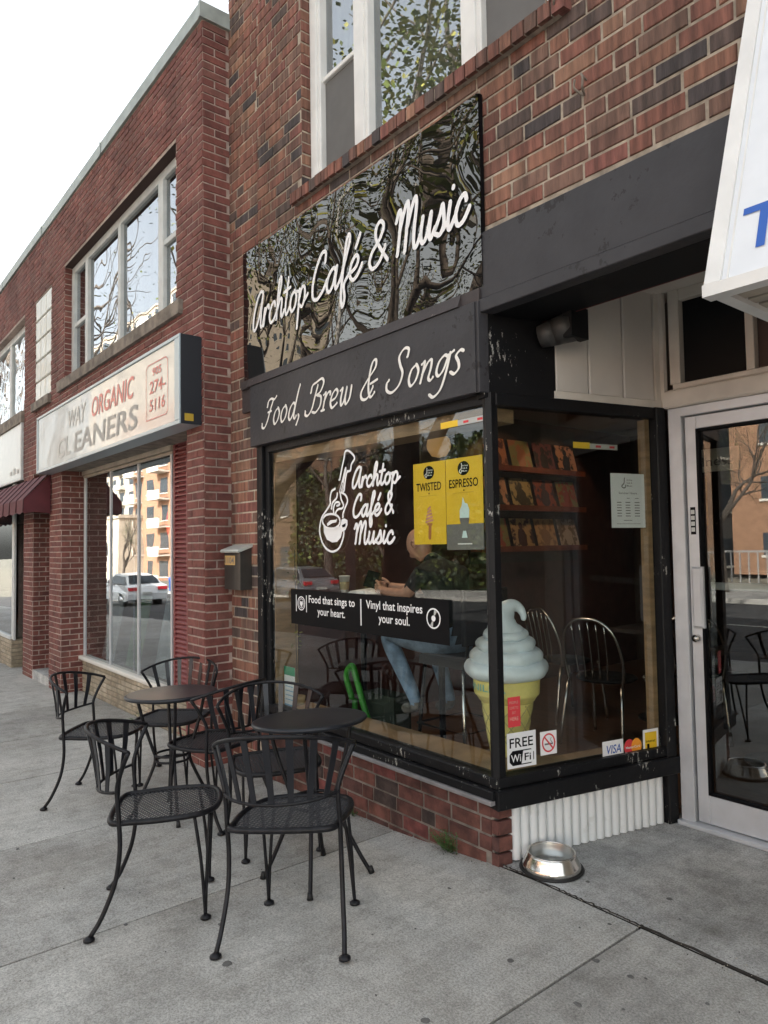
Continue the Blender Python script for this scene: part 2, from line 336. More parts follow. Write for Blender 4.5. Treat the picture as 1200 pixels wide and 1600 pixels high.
def crom(pts, n=8, closed=False):
    p = [Vector((*q, 0)) if len(q) == 2 else Vector(q) for q in pts]; k = len(p); out = []
    for i in range(k if closed else k - 1):
        a = p[(i - 1) % k] if (closed or i > 0) else p[i] * 2 - p[i + 1]; b = p[i]; c = p[(i + 1) % k]
        d = p[(i + 2) % k] if (closed or i < k - 2) else c * 2 - b
        for j in range(n):
            t_ = j / n; out.append(.5 * ((2 * b) + (c - a) * t_ + (2 * a - 5 * b + 4 * c - d) * t_ * t_ + (3 * b - a - 3 * c + d) * t_ ** 3))
    if not closed: out.append(p[-1])
    return out
def gz(x):
    """height of the pavement along the street: it falls away to the left"""
    pts = [(-200, -4.4), (-60, -1.85), (-34, -.97), (-12, -.20), (-7, -.15), (-4.5, -.12), (-3, -.065), (-2.2, 0), (60, 0)]
    for (a, za), (b, zb) in zip(pts, pts[1:]):
        if a <= x <= b: return za + (zb - za) * (x - a) / (b - a)
    return 0

# ------------------------------------------------------------------ bricks
class Bricks:
    """collects bricks of one building; the largest in the picture become objects of their own"""
    def __init__(s): s.r = []
    def lay(s, fr, u0, u1, v0, v1, course, blen, mats, wts, opens=(), bond='run', depth=.03, jt=.0115, seed=1, half=None):
        rnd = random.Random(seed); hv = half or blen / 2
        n = int(round((v1 - v0) / course)); course = (v1 - v0) / n
        for j in range(n):
            a = v0 + j * course; b = a + course - jt; mid = (a + b) / 2
            cuts = []
            for (ou0, ou1, ov0, ov1) in opens:
                if ov0 < mid < ov1: cuts.append((ou0, ou1))
            u = u0 - (blen / 2 if j % 2 else 0) - (0 if bond == 'run' else rnd.random() * .1)
            while u < u1:
                L = blen if bond == 'run' else (blen if rnd.random() < .8 else blen * .5)
                segs = [(max(u, u0), min(u + L, u1))]
                for c0, c1 in cuts:
                    ns = []
                    for a0, a1 in segs:
                        if a1 <= c0 or a0 >= c1: ns.append((a0, a1)); continue
                        if a0 < c0: ns.append((a0, c0))
                        if a1 > c1: ns.append((c1, a1))
                    segs = ns
                for a0, a1 in segs:
                    if a1 - a0 > .03:
                        e0 = a0; e1 = a1 - (jt if abs(a1 - (u + L)) < 1e-6 else 0)
                        s.r.append((fr, (e0 + e1) / 2, mid + rnd.uniform(-.0008, .0008), e1 - e0 + rnd.uniform(-.004, .002), b - a + rnd.uniform(-.0016, .0008), rnd.choices(mats, wts)[0], rnd.uniform(-.0022, .0026), depth))
                u += L
    def one(s, fr, u, v, w_, h, m_, d=0, depth=.03): s.r.append((fr, u, v, w_, h, m_, d, depth))
    def finish(s, parent, limit=300):
        off = Vector(parent['_o'])
        def area(r):
            fr, u, v, w_, h, m_, d, dp = r; p = fr[0] + fr[1] * u + fr[2] * v; q = p - CAM; z = q.dot(F_)
            if z < .3: return 0
            x = 600 + 1105 * q.dot(CR) / z; y = 800 - 1105 * q.dot(CU) / z
            if not (-10 < x < 1210 and -10 < y < 1610): return 0
            return w_ * h / z / z * abs(fr[3].dot(q.normalized()))
        s.r.sort(key=area, reverse=True)
        cache = {}
        def unit(m_):
            if m_.name not in cache:
                mb = MB(); a, c = .02, .045
                ring = lambda e, f, y: [(-.5 + e, y, -.5 + f), (.5 - e, y, -.5 + f), (.5 - e, y, .5 - f), (-.5 + e, y, .5 - f)]
                vs = ring(0, 0, 1) + ring(0, 0, .12) + ring(a, c, 0); fs = [(8, 9, 10, 11)]
                for k in (0, 4):
                    for i in range(4): j = (i + 1) % 4; fs.append((k + i, k + j, k + 4 + j, k + 4 + i))
                me = bpy.data.meshes.new('brick'); me.from_pydata(vs, [], fs); me.materials.append(m_); cache[m_.name] = me
            return cache[m_.name]
        for r in s.r[:limit]:
            fr, u, v, w_, h, m_, d, dp = r
            o = bpy.data.objects.new('brick', unit(m_)); COL.objects.link(o); o.parent = parent
            o.location = fr[0] + fr[1] * u + fr[2] * v + fr[3] * (d + .006) - off
            o.rotation_euler = (0, math.sin(u * 91 + v * 57) * .006, math.atan2(fr[1].y, fr[1].x)); o.scale = (w_, dp, h)
        mb = MB(); mats = []
        for r in s.r[limit:]:
            fr, u, v, w_, h, m_, d, dp = r
            if m_ not in mats: mats.append(m_)
            O, U, V, N = fr; e = .0035
            c0 = O + U * u + V * v
            def ring(a, dd): return [c0 + U * x + V * y + N * dd for x, y in ((-w_ / 2 + a, -h / 2 + a), (w_ / 2 - a, -h / 2 + a), (w_ / 2 - a, h / 2 - a), (-w_ / 2 + a, h / 2 - a))]
            dd = d + .006
            mb.add(ring(0, -.004) + ring(0, dd - .003) + ring(e, dd), [(8, 9, 10, 11)] + [(k + i, k + (i + 1) % 4, k + 4 + (i + 1) % 4, k + 4 + i) for k in (0, 4) for i in range(4)], mats.index(m_))
        if mb.v: mb.build('brickwork', mats, parent, kind='stuff')
def wall(mb, fr, u0, u1, v0, v1, opens, thick=.2, mi=0, d=0.0):
    us = sorted(set([u0, u1] + [x for o in opens for x in o[:2] if u0 < x < u1])); vs = sorted(set([v0, v1] + [x for o in opens for x in o[2:] if v0 < x < v1]))
    for a, b in zip(us, us[1:]):
        run = None
        for c, e in list(zip(vs, vs[1:])) + [(None, None)]:
            solid = c is not None and not any(o[0] < (a + b) / 2 < o[1] and o[2] < (c + e) / 2 < o[3] for o in opens)
            if solid: run = (run[0], e) if run else (c, e)
            elif run: mb.fbox(fr, a, b, run[0], run[1], d - thick, d, mi); run = None

# ------------------------------------------------------------------ lettering
def text_pts(txt, size=1.0, bold=.012):
    cu = bpy.data.curves.new('t', 'FONT'); cu.body = txt; cu.size = size; cu.resolution_u = 3; cu.offset = bold
    o = bpy.data.objects.new('t', cu); COL.objects.link(o); dg = bpy.context.evaluated_depsgraph_get()
    me = bpy.data.meshes.new_from_object(o.evaluated_get(dg)); vs = [v.co.copy() for v in me.vertices]; fs = [list(p_.vertices) for p_ in me.polygons]
    bpy.data.objects.remove(o); bpy.data.curves.remove(cu); bpy.data.meshes.remove(me); return vs, fs
def text(mb, fr, txt, u0, v0, w_, h, d, mi=0, shear=0.0):
    """fit text into width w_ and cap height h with its lower left corner at u0, v0"""
    vs, fs = text_pts(txt); x0 = min(v.x for v in vs); x1 = max(v.x for v in vs); cap = .69
    O, U, V, N = fr; kx = w_ / (x1 - x0); ky = h / cap
    mb.add([O + U * (u0 + (v.x - x0) * kx + v.y * ky * shear) + V * (v0 + v.y * ky) + N * d for v in vs], fs, mi)
def ribbon(mb, fr, pts, wd, d, mi=0, pen=None, n=8, raw=False):
    """a painted stroke; pen=(angle, thin) varies its width like a broad nib"""
    P_ = [Vector((*q, 0)) for q in pts] if raw else crom(pts, n)
    P_ = [p_ for i, p_ in enumerate(P_) if i == 0 or (p_ - P_[i - 1]).length > 1e-7]
    O, U, V, N = fr; k = len(P_); vs = []; fs = []
    for i, p_ in enumerate(P_):
        t_ = (P_[min(i + 1, k - 1)] - P_[max(i - 1, 0)]); t_ = t_.normalized() if t_.length > 0 else Vector((1, 0, 0))
        nn = Vector((-t_.y, t_.x, 0)); w2 = wd / 2
        if pen: w2 *= pen[1] + (1 - pen[1]) * abs(math.sin(math.atan2(t_.y, t_.x) - pen[0]))
        for sg in (-1, 1):
            q = p_ + nn * w2 * sg; vs.append(O + U * q.x + V * q.y + N * (d + .00004 * i))
    for i in range(k - 1): fs.append((2 * i, 2 * i + 1, 2 * i + 3, 2 * i + 2))
    mb.add(vs, fs, mi)
    for e in (0, k - 1):
        r = wd / 2 * (pen[1] * .5 + .5 if pen else 1) * .98; q = P_[e]
        mb.add([O + U * (q.x + r * math.cos(2 * PI * a / 10)) + V * (q.y + r * math.sin(2 * PI * a / 10)) + N * (d + .00004 * (k + 2 + e)) for a in range(10)], [list(range(10))], mi)
GL = {
 'A': (1.12, [[(.98, 1.75), (.72, 1.95), (.35, 1.55), (.08, .75), (.08, .12), (.3, 0), (.6, .45), (.88, 1.25), (1.0, 1.85)], [(1.0, 1.85), (.86, .9), (.86, .15), (1.0, 0), (1.2, .25)]]),
 'r': (.62, [[(.0, .2), (.14, .95), (.14, .5), (.08, 0)], [(.12, .45), (.3, .85), (.5, 1.0), (.58, .8)]]),
 'c': (.72, [[(.6, .75), (.48, 1.0), (.22, .85), (.06, .4), (.2, .0), (.5, .05), (.8, .45)]]),
 'h': (.78, [[(.02, .5), (.3, 1.5), (.36, 2.0), (.24, 2.1), (.12, 1.6), (.08, .8), (.05, 0)], [(.08, .45), (.3, .95), (.5, .9), (.48, .3), (.58, 0), (.8, .3)]]),
 't': (.55, [[(.3, 1.85), (.2, 1.1), (.12, .35), (.24, 0), (.55, .3)], [(-.08, 1.2), (.52, 1.3)]]),
 'o': (.72, [[(.42, 1.0), (.14, .8), (.04, .35), (.22, 0), (.5, .2), (.6, .65), (.42, 1.0)], [(.52, .92), (.8, .85)]]),
 'p': (.85, [[(.12, .95), (.1, .2), (.04, -.95)], [(.1, .4), (.32, .95), (.58, .9), (.62, .4), (.42, .02), (.12, .2)], [(.6, .25), (.9, .5)]]),
 'C': (.98, [[(.82, 1.45), (.82, 1.9), (.55, 1.95), (.22, 1.4), (.04, .7), (.1, .1), (.4, -.05), (.75, .2), (1.02, .6)]]),
 'a': (.88, [[(.6, .8), (.42, 1.0), (.14, .75), (.04, .3), (.2, 0), (.45, .25), (.64, .95)], [(.66, 1.0), (.58, .4), (.66, 0), (.9, .3)]]),
 'f': (.58, [[(.0, .2), (.3, 1.1), (.5, 1.8), (.44, 2.1), (.3, 1.8), (.2, .8), (.14, -.4), (.26, -.95), (.38, -.6), (.3, .0), (.6, .35)]]),
 'e': (.72, [[(.06, .35), (.38, .5), (.52, .8), (.36, 1.0), (.12, .75), (.05, .3), (.24, 0), (.5, .1), (.78, .5)]]),
 "'": (.0, [[(-.42, 1.35), (-.2, 1.85)]]),
 'u': (.86, [[(.1, 1), (.03, .35), (.16, 0), (.4, .2), (.58, .95)], [(.6, 1.0), (.54, .3), (.64, 0), (.88, .35)]]),
 's': (.68, [[(.0, .25), (.25, .75), (.36, 1.08), (.46, .7), (.5, .3), (.32, 0), (.06, .08)], [(.45, .1), (.72, .35)]]),
 'i': (.42, [[(.12, 1), (.05, .35), (.16, 0), (.42, .35)], [(.24, 1.45), (.25, 1.5)]]),
 'M': (1.55, [[(-.06, 1.35), (.08, 1.75), (.22, 1.6), (.2, .8), (.14, 0)], [(.2, .9), (.42, 1.6), (.62, 1.95), (.7, 1.6), (.66, .8), (.62, 0)], [(.68, .9), (.9, 1.6), (1.1, 1.95), (1.2, 1.6), (1.14, .6), (1.2, .05), (1.36, .0), (1.55, .35)]]),
 '&': (1.2, [[(1.05, .05), (.72, .55), (.34, 1.25), (.3, 1.75), (.52, 1.98), (.72, 1.7), (.55, 1.2), (.16, .75), (.04, .3), (.24, -.03), (.6, .15), (.9, .75)]]),
 ' ': (.55, []),
}
GF = {
 'F': (1.15, [[(.95, 1.65), (.7, 1.0), (.5, .35), (.25, -.05), (-.02, .0), (-.05, .25)], [(.35, 1.25), (.42, 1.6), (.7, 1.72), (1.05, 1.62), (1.28, 1.78)], [(.5, .88), (.85, .92)]]),
 'o': (.78, [[(.45, 1.0), (.16, .8), (.05, .35), (.22, 0), (.5, .2), (.62, .65), (.45, 1.0)]]),
 'd': (.85, [[(.6, .85), (.4, 1.0), (.12, .7), (.06, .2), (.25, 0), (.5, .35), (.66, .95)], [(.92, 2.0), (.82, 1.7), (.68, 1.0), (.58, .2), (.72, .0), (.85, .15)]]),
 ',': (.4, [[(.18, .2), (.24, 0), (.08, -.42)]]),
 'B': (1.35, [[(.78, 1.6), (.62, 1.0), (.45, .3), (.15, -.05), (-.12, .02), (-.14, .25)], [(.2, 1.25), (.28, 1.65), (.62, 1.78), (1.1, 1.9), (1.3, 1.62), (1.08, 1.15), (.72, 1.0)], [(.8, 1.0), (1.15, .85), (1.15, .35), (.82, .02), (.5, .08)]]),
 'r': (.7, [[(.05, .9), (.22, 1.0), (.16, .5), (.1, .0)], [(.15, .5), (.38, .92), (.6, .98), (.64, .8)], [(-.02, .0), (.25, .02)]]),
 'e': (.76, [[(.1, .42), (.42, .52), (.58, .8), (.42, 1.0), (.16, .8), (.05, .35), (.24, 0), (.65, .2)]]),
 'w': (1.05, [[(.02, .85), (.18, .95), (.12, .35), (.22, .0), (.42, .25), (.54, .9)], [(.54, .95), (.48, .35), (.6, .0), (.85, .3), (.92, .95)]]),
 '&': (1.35, [[(.95, .55), (.6, 0), (.2, .02), (.08, .4), (.45, .95), (.95, 1.5), (.95, 1.9), (.72, 1.85), (.6, 1.3), (.62, .5), (.85, 0), (1.15, .2)], [(.72, .72), (1.2, .85)]]),
 'S': (1.4, [[(1.2, 1.5), (1.22, 1.88), (.92, 1.98), (.64, 1.65), (.78, 1.2), (1.0, .75), (.85, .2), (.42, -.08), (.05, .1), (.0, .45), (.16, .6)]]),
 'n': (.92, [[(.02, .9), (.18, 1.0), (.14, .5), (.06, 0)], [(.12, .4), (.38, .9), (.6, .98), (.62, .6), (.54, .15), (.68, 0), (.84, .12)]]),
 'g': (.9, [[(.66, .9), (.44, 1.0), (.16, .75), (.08, .3), (.25, .1), (.5, .35), (.7, .95)], [(.78, 1.05), (.66, .2), (.46, -.55), (.1, -.85), (-.18, -.7)], [(.75, 1.0), (.95, 1.1)]]),
 's': (.72, [[(.62, .95), (.42, 1.02), (.22, .82), (.4, .5), (.46, .2), (.25, 0), (.02, .12)]]),
 ' ': (.62, []),
}
def script(mb, fr, txt, G, u0, v0, W, unit, wd, d, slant=.28, mi=0, pen=None, n=7, tilt=0):
    tot = sum(G[c][0] for c in txt); kx = W / (tot * unit); x = 0; k = 0
    for c in txt:
        adv, strokes = G[c]
        for st in strokes:
            ribbon(mb, fr, [(u0 + (x + a) * unit * kx + b_ * unit * slant, v0 + b_ * unit + tilt * (x + a) * unit * kx) for a, b_ in st], wd, d + .0006 * (k % 5), mi, pen, n); k += 1
        x += adv
# ================================================================== ground, road, pavement
XS = [-200, -60, -34, -12, -7, -4.5, -3, -2.2, 60]
def strip(name, m_, y0, y1, dz, xs=XS, **kw):
    mb = MB()
    for a, b in zip(xs, xs[1:]): mb.add([(a, y0, gz(a) + dz), (b, y0, gz(b) + dz), (b, y1, gz(b) + dz), (a, y1, gz(a) + dz)], [(0, 1, 2, 3)])
    return mb.build(name, m_, kind='structure', **kw)
mb = MB()
for a, b in zip([-600] + XS[1:-1] + [400], XS[1:-1] + [400] + [400]):
    if a == b: continue
    za, zb = gz(max(a, -200)) - .16, gz(min(b, 60)) - .16
    mb.add([(a, -500, za), (b, -500, zb), (b, 500, zb), (a, 500, za)], [(0, 1, 2, 3)])
mb.build('ground', mat('ground_soil', (.16, .15, .12), .95, var=.2), kind='structure')
rd = strip('road', M['asphalt'], -13.2, -2.35, -.15)
mb = MB()
for k in range(-30, 6):
    x = k * 4.0
    if x > 55: continue
    mb.add([(x, -7.85, gz(x) - .144), (x + 2, -7.85, gz(x + 2) - .144), (x + 2, -7.73, gz(x + 2) - .144), (x, -7.73, gz(x) - .144)], [(0, 1, 2, 3)])
mb.build('lane_marking', M['line'], kind='stuff', parent=rd)
strip('kerb', M['curb'], -2.35, -2.2, 0.0)
fs_ = MB()
for a, b in zip(XS, XS[1:]):
    fs_.add([(a, -17.5, gz(a)), (b, -17.5, gz(b)), (b, -13.2, gz(b)), (a, -13.2, gz(a)), (a, -13.2, gz(a) - .16), (b, -13.2, gz(b) - .16)], [(0, 1, 2, 3), (3, 2, 5, 4)])
fs_.build('far_pavement', mat('far_concrete', (.42, .40, .37), .9, var=.1), kind='structure')
kf = MB()
for a, b in zip(XS, XS[1:]): kf.add([(a, -2.35, gz(a)), (b, -2.35, gz(b)), (b, -2.35, gz(b) - .16), (a, -2.35, gz(a) - .16)], [(0, 1, 2, 3)])
kf.build('kerb_face', M['curb'], kind='structure')
bed = strip('pavement', M['joint'], -2.2, 6.0, -.012, xs=[-200, -60, -34, -12, -7, -4.5, -3, -2.2, 60])
cuts = [4.2, 2.8, 1.3, -.14, -1.58, -3.06, -4.34, -5.64, -6.9, -8.2, -9.5, -10.8, -12.1, -13.4, -14.7, -16, -18, -20, -22, -25, -28, -32, -36]
def slab(x0, x1, y0, y1, m_, g=.0055, r=.004, dz=0.0, name='paving_slab'):
    a, b = x0 + g, x1 - g; c, e = y0 + g, y1 - g; mb = MB(); nx = 6
    xs = [a + (b - a) * i / nx for i in range(nx + 1)]
    vs = []; 
    for x in xs: vs += [(x, c + r, gz(x) + dz), (x, e - r, gz(x) + dz), (x, c, gz(x) + dz - r), (x, e, gz(x) + dz - r)]
    fs = []
    for i in range(nx): p0 = 4 * i; p1 = p0 + 4; fs += [(p0, p1, p1 + 1, p0 + 1), (p0 + 2, p1 + 2, p1, p0), (p0 + 1, p1 + 1, p1 + 3, p0 + 3)]
    b0 = len(vs); vs += [(a - .0, c, gz(a) + dz - .02), (a, e, gz(a) + dz - .02), (b, c, gz(b) + dz - .02), (b, e, gz(b) + dz - .02)]
    fs += [(0, 1, b0 + 1, b0), (4 * nx + 1, 4 * nx, b0 + 2, b0 + 3)]
    mb.add(vs, fs); return mb.build(name, m_, bed)
for i, (b, a) in enumerate(zip(cuts, cuts[1:])):
    slab(a, b, -.95, 2.535, M['conc_b'] if i in (3, 5, 8, 11) else M['conc'], dz=.0005 * (i % 3)); slab(a, b, -2.2, -.95, M['conc'])
for i, (b, a) in enumerate([(4.2, 1.3), (1.3, -.1), (-.1, -.62)]): slab(a, b, 2.535, 4.0, M['conc2'])
slab(-2.5, -.62, 2.535, 3.9, M['conc2'], dz=.001, name='recess_slab')
# irregular crack: a thin dark crumbled line where the recess slab meets the pavement
ck = MB(); rnd = random.Random(3)
for (xa, ya, xb, yb, wd_) in [(-2.28, 2.535, -1.58, 2.54, .012), (-1.58, 2.54, 2.5, 2.54, .022)]:
    n_ = 60; pts = []
    for i in range(n_ + 1):
        t_ = i / n_; pts.append((xa + (xb - xa) * t_ + rnd.uniform(-.005, .005), ya + (yb - ya) * t_ + rnd.uniform(-.006, .006)))
    ribbon(ck, (Vector((0, 0, .0022)), X_, Y_, Z_), pts, wd_ * .8, 0, 0, None, raw=True)
ck.build('joint_crack', M['joint'], bed)
# chewing gum spots trodden into the slabs
gum = [(-1.92, 1.49), (-1.76, 1.98), (-1.67, 2.46), (-1.39, 2.25), (-1.43, 2.22), (-1.56, 2.21), (-1.46, 1.96), (-1.19, 2.28), (-1.73, 2.35), (-1.93, 2.69), (-1.62, 2.82), (-2.14, 1.86), (-1.72, 1.53), (-2.44, 1.21), (-1.51, 2.7), (-2.22, 1.71), (-3.3, 1.2), (-3.05, 1.05), (-3.6, .95), (-3.9, .8), (-2.75, 1.33), (-4.3, .9), (-4.9, .8), (-2.3, 2.2), (-1.35, 2.05), (-1.15, 2.05), (-1.1, 2.7)]
for i, (x, y) in enumerate(gum):
    mb = MB(); r = rnd.choice([.005, .007, .010, .013, .017]) * rnd.uniform(.8, 1.2); e = rnd.uniform(.6, 1)
    ring = [(x + r * math.cos(a) * (1 + rnd.uniform(-.2, .2)), y + r * e * math.sin(a) * (1 + rnd.uniform(-.2, .2))) for a in [k * PI / 5 for k in range(10)]]
    z = gz(x) + .002
    mb.add([(px, py, z) for px, py in ring] + [(x + (px - x) * .6, y + (py - y) * .6, z + .0022) for px, py in ring], [list(range(10, 20))] + [(k, (k + 1) % 10, 10 + (k + 1) % 10, 10 + k) for k in range(10)])
    mb.build('gum_spot', M['gum'], bed)

gr = MB(); rnd = random.Random(21); 
for i in range(900):
    k = rnd.random()
    if k < .55: x = rnd.uniform(-6.5, -2.3); y = 2.515 - abs(rnd.gauss(0, .035)) if x > -5 else 2.29 - abs(rnd.gauss(0, .05))
    elif k < .8: x = rnd.uniform(-2.3, .5); y = 2.54 + rnd.gauss(0, .03)
    else: x = rnd.uniform(-6, .5); y = rnd.uniform(.4, 2.4)
    r = rnd.uniform(.0012, .0042); z = gz(x) + .002; a = rnd.uniform(0, 3)
    gr.add([(x + r * math.cos(a + q * 2.1), y + r * math.sin(a + q * 2.1), z) for q in range(3)] + [(x, y, z + r * .8)], [(0, 1, 3), (1, 2, 3), (2, 0, 3)], rnd.randint(0, 1))
gr.build('grit', [M['joint'], mat('pale_grit', (.42, .38, .3), .9)], bed, kind='stuff')
# ================================================================== café building
CB = thing('cafe_building', 'brown and red mottled brick café building with recessed door and black painted shopfront', 'building', (-1, 2.55, 0))
fy = FY(2.525)
op_c = [(-4.53, -.55, -.3, 2.74), (-2.33, -.55, 2.6, 3.0), (-3.93, -1.85, 3.9, 5.7), (-.55, 8, -1, -.9)]
mb = MB(); wall(mb, fy, -4.98, 6, -.3, 7.2, op_c, .25)
mb.build('wall', M['mortar_c'], CB)
mb = MB(); mb.fbox(fy, -4.53, -2.33, -.3, .285, -.1, 0); mb.build('low_wall', M['mortar_d'], CB)
B1 = Bricks()
B1.lay(fy, -4.98, -4.53, -.2, 7.19, .0783, .213, CAFEB, CAFEW, op_c, 'mix', seed=5)
B1.lay(fy, -4.53, 3.0, 2.96, 7.19, .0783, .213, CAFEB, CAFEW, op_c + [(-3.985, -1.815, 3.80, 3.96)], 'mix', seed=9)
B1.lay(fy, -4.53, -2.28, 2.72, 2.96, .08, .213, CAFEB, CAFEW, [], 'mix', seed=19)
B1.lay(fy, -4.53, -2.34, -.115, .285, .08, .205, DARKB, DARKW, [], 'mix', seed=14)
fS = (Vector((-2.30, 2.525, 0)), Vector((.262, 1.114, 0)).normalized(), Z_, Vector((1.114, -.262, 0)).normalized()); SL = 1.144
B1.lay(FY(2.525), -2.34, -2.296, -.02, .285, .0763, .3, DARKB, DARKW, [], seed=2)
B1.lay(fS, .0, .075, -.02, .285, .0763, .3, DARKB, DARKW, [], seed=4, depth=.02)
# left jamb of the upper window, and rowlock sill
B1.lay(FX(-3.93), 2.525, 2.61, 3.92, 5.7, .0783, .4, CAFEB, CAFEW, [], seed=8)
sl = random.Random(4); x = -3.99
FRS = (Vector((0, 2.475, 3.80)), X_, Z_, -Y_)
while x < -1.80:
    mb = MB(); wv = .0655 * 1; m_ = sl.choices(CAFEB, [30, 20, 20, 20, 14, 8, 6, 3, 6])[0]
    y0 = 2.468 + sl.uniform(-.004, .004)
    mb.add([(x, y0, 3.795), (x + wv, y0, 3.795), (x + wv, 2.53, 3.80), (x, 2.53, 3.80), (x, y0, 3.868), (x + wv, y0, 3.868), (x + wv, 2.61, 3.965), (x, 2.61, 3.965)],
           [(0, 3, 2, 1), (4, 5, 6, 7), (0, 1, 5, 4), (1, 2, 6, 5), (2, 3, 7, 6), (3, 0, 4, 7)])
    mb.build('sill_brick', m_, CB); x += .0745
mb = MB(); mb.box((-3.985, 2.476, 3.797), (-1.81, 2.6, 3.86)); mb.build('sill_mortar', M['mortar_c'], CB)
# shell: roof, party wall, back, floors
mb = MB(); mb.box((-4.97, 2.78, 7.1), (6, 12, 7.3)); mb.box((-4.97, 11.8, -.3), (6, 12, 7.3)); mb.box((-4.97, 2.78, -.3), (-4.9, 12, 7.3)); mb.box((5.8, 2.78, -.3), (6, 12, 7.3))
mb.box((-4.9, 2.785, 2.95), (5.8, 11.8, 3.2)); mb.build('core', M['core'], CB)
# --- fascia, Food sign back, soffit
mb = MB()
mb.rbox(fy, -2.335, 3.0, 2.675, 3.0, -.1, .035); mb.rbox(fy, -2.335, 3.0, 2.608, 2.672, -.1, .05)
mb.build('fascia_board', M['fascia'], CB)
mb = MB(); mb.fbox(fy, -4.72, -2.30, 2.668, 2.728, -.02, .05); mb.fbox(fy, -4.74, -4.58, 2.5, 2.728, 0, .03)
mb.prism(FX(0), [(2.45, 2.664), (2.475, 2.730), (2.5, 2.730), (2.5, 2.66)], -4.6, -2.42)
mb.build('ledge_strip', M['fascia_dk'], CB)
mb = MB(); mb.box((-2.33, 2.55, 2.606), (3, 2.835, 2.64)); mb.box((-2.33, 2.815, 2.64), (3, 2.835, 2.86)); mb.build('soffit', M['blackm'], CB)
mb = MB(); mb.box((-2.33, 2.83, 2.606), (3, 2.842, 2.612)); mb.build('red_edge_strip', M['redfade'] if False else mat('dull_red_edge', (.16, .03, .03), .7), CB)
mb = MB(); mb.box((-2.4, 2.83, 2.86), (3, 4.2, 2.9)); mb.build('recess_ceiling', M['siding'], CB)
# --- black bulkhead block and cream siding above side window
mb = MB(); mb.fbox(fS, -.03, .40, 2.20, 2.62, -.05, .012); mb.build('bulkhead', M['blackp'], CB)
sid = [(.405, .62), (.624, .86), (.864, 1.085)]
for a, b in sid:
    mb = MB(); mb.rbox(fS, a, b - .004, 2.262, 2.87, -.03, .012, .006); mb.build('siding_board', M['siding'], CB)
mb = MB(); mb.fbox(fS, .39, 1.17, 2.225, 2.262, -.03, .022); mb.fbox(fS, 1.085, 1.17, 2.262, 2.87, -.03, .02); mb.fbox(fS, 1.12, 1.145, 2.262, 2.87, .02, .045); mb.build('siding_trim', M['cream'], CB)
# --- main window: black frame
mb = MB()
mb.rbox(fy, -4.53, -4.455, .35, 2.225, -.06, .03); mb.rbox(fy, -4.448, -4.40, .38, 2.225, -.05, .005)
mb.rbox(fy, -4.40, -2.33, 2.17, 2.225, -.06, .012)
mb.rbox(fy, -4.53, -2.285, .352, .402, -.06, .022); mb.rbox(fy, -4.53, -2.285, .305, .348, -.06, .052)
mb.build('window_frame', M['blackp'], CB)
mb = MB(); mb.rbox(fy, -4.53, -2.285, .285, .304, -.05, .066, .003); mb.build('sill_ledge', M['ledge'], CB)
mb = MB(); mb.fbox(fy, -4.40, -2.325, .402, 2.17, -.012, -.0115); gp = mb.build('window_pane', M['glass_c'], CB)
# corner post
mb = MB(); c = [(-2.328, 2.513), (-2.328, 2.565), (-2.281, 2.565), (-2.281, 2.522), (-2.303, 2.503)]
mb.add([(x, y, .395) for x, y in c] + [(x, y, 2.225) for x, y in c], [list(range(5)), [5 + i for i in range(5)][::-1]] + [(i, (i + 1) % 5, 5 + (i + 1) % 5, 5 + i) for i in range(5)])
mb.build('corner_post', M['blackp'], CB)
# side window frame
mb = MB()
mb.rbox(fS, -.01, 1.13, .352, .402, -.05, .022); mb.rbox(fS, -.03, 1.15, .262, .349, -.05, .05); mb.rbox(fS, .03, 1.13, 2.165, 2.225, -.05, .02)
mb.rbox(fS, 1.065, 1.135, 0.0, 2.225, -.06, .035); mb.build('side_window_frame', M['blackp'], CB)
mb = MB(); mb.fbox(fS, .03, 1.065, .402, 2.165, -.012, -.0115); mb.build('side_window_pane', M['glass_c'], CB)
# fluted panel under the side window
mb = MB(); mb.fbox(fS, .075, 1.065, 0.0, .26, -.03, -.012); mb.build('panel_back', M['flute'], CB)
nf = 19; wf = (1.06 - .08) / nf
for i in range(nf):
    mb = MB(); u = .08 + i * wf; pr = [(u + wf * .02, -.012), (u + wf * .12, .004), (u + wf * .5, .012), (u + wf * .88, .004), (u + wf * .98, -.012)]
    O, U, V, N = fS; vs = [O + U * a + N * d_ + V * z for z in (.004, .26) for a, d_ in pr]
    mb.add(vs, [(k, k + 1, 6 + k, 5 + k) for k in range(4)], 0, True); mb.build('flute', M['flute'], CB)
# inner jambs, header and sill of tan wood
mb = MB()
mb.box((-4.41, 2.56, .35), (-4.385, 2.74, 2.17)); mb.box((-4.41, 2.56, 2.10), (-2.33, 2.74, 2.168))
mb.fbox(fS, 1.035, 1.064, .39, 2.165, -.075, -.02); mb.build('inner_jamb', M['tanwood'], CB)
mb = MB(); pl = [(-4.41, 2.56), (-2.32, 2.56), (-2.06, 3.62), (-2.22, 3.66), (-2.36, 3.05), (-2.62, 2.86), (-4.41, 2.80)]
mb.add([(x, y, .36) for x, y in pl] + [(x, y, .386) for x, y in pl], [list(range(7))[::-1], [7 + i for i in range(7)]] + [(i, (i + 1) % 7, 7 + (i + 1) % 7, 7 + i) for i in range(7)])
mb.build('inner_sill', M['tanwood'], CB)
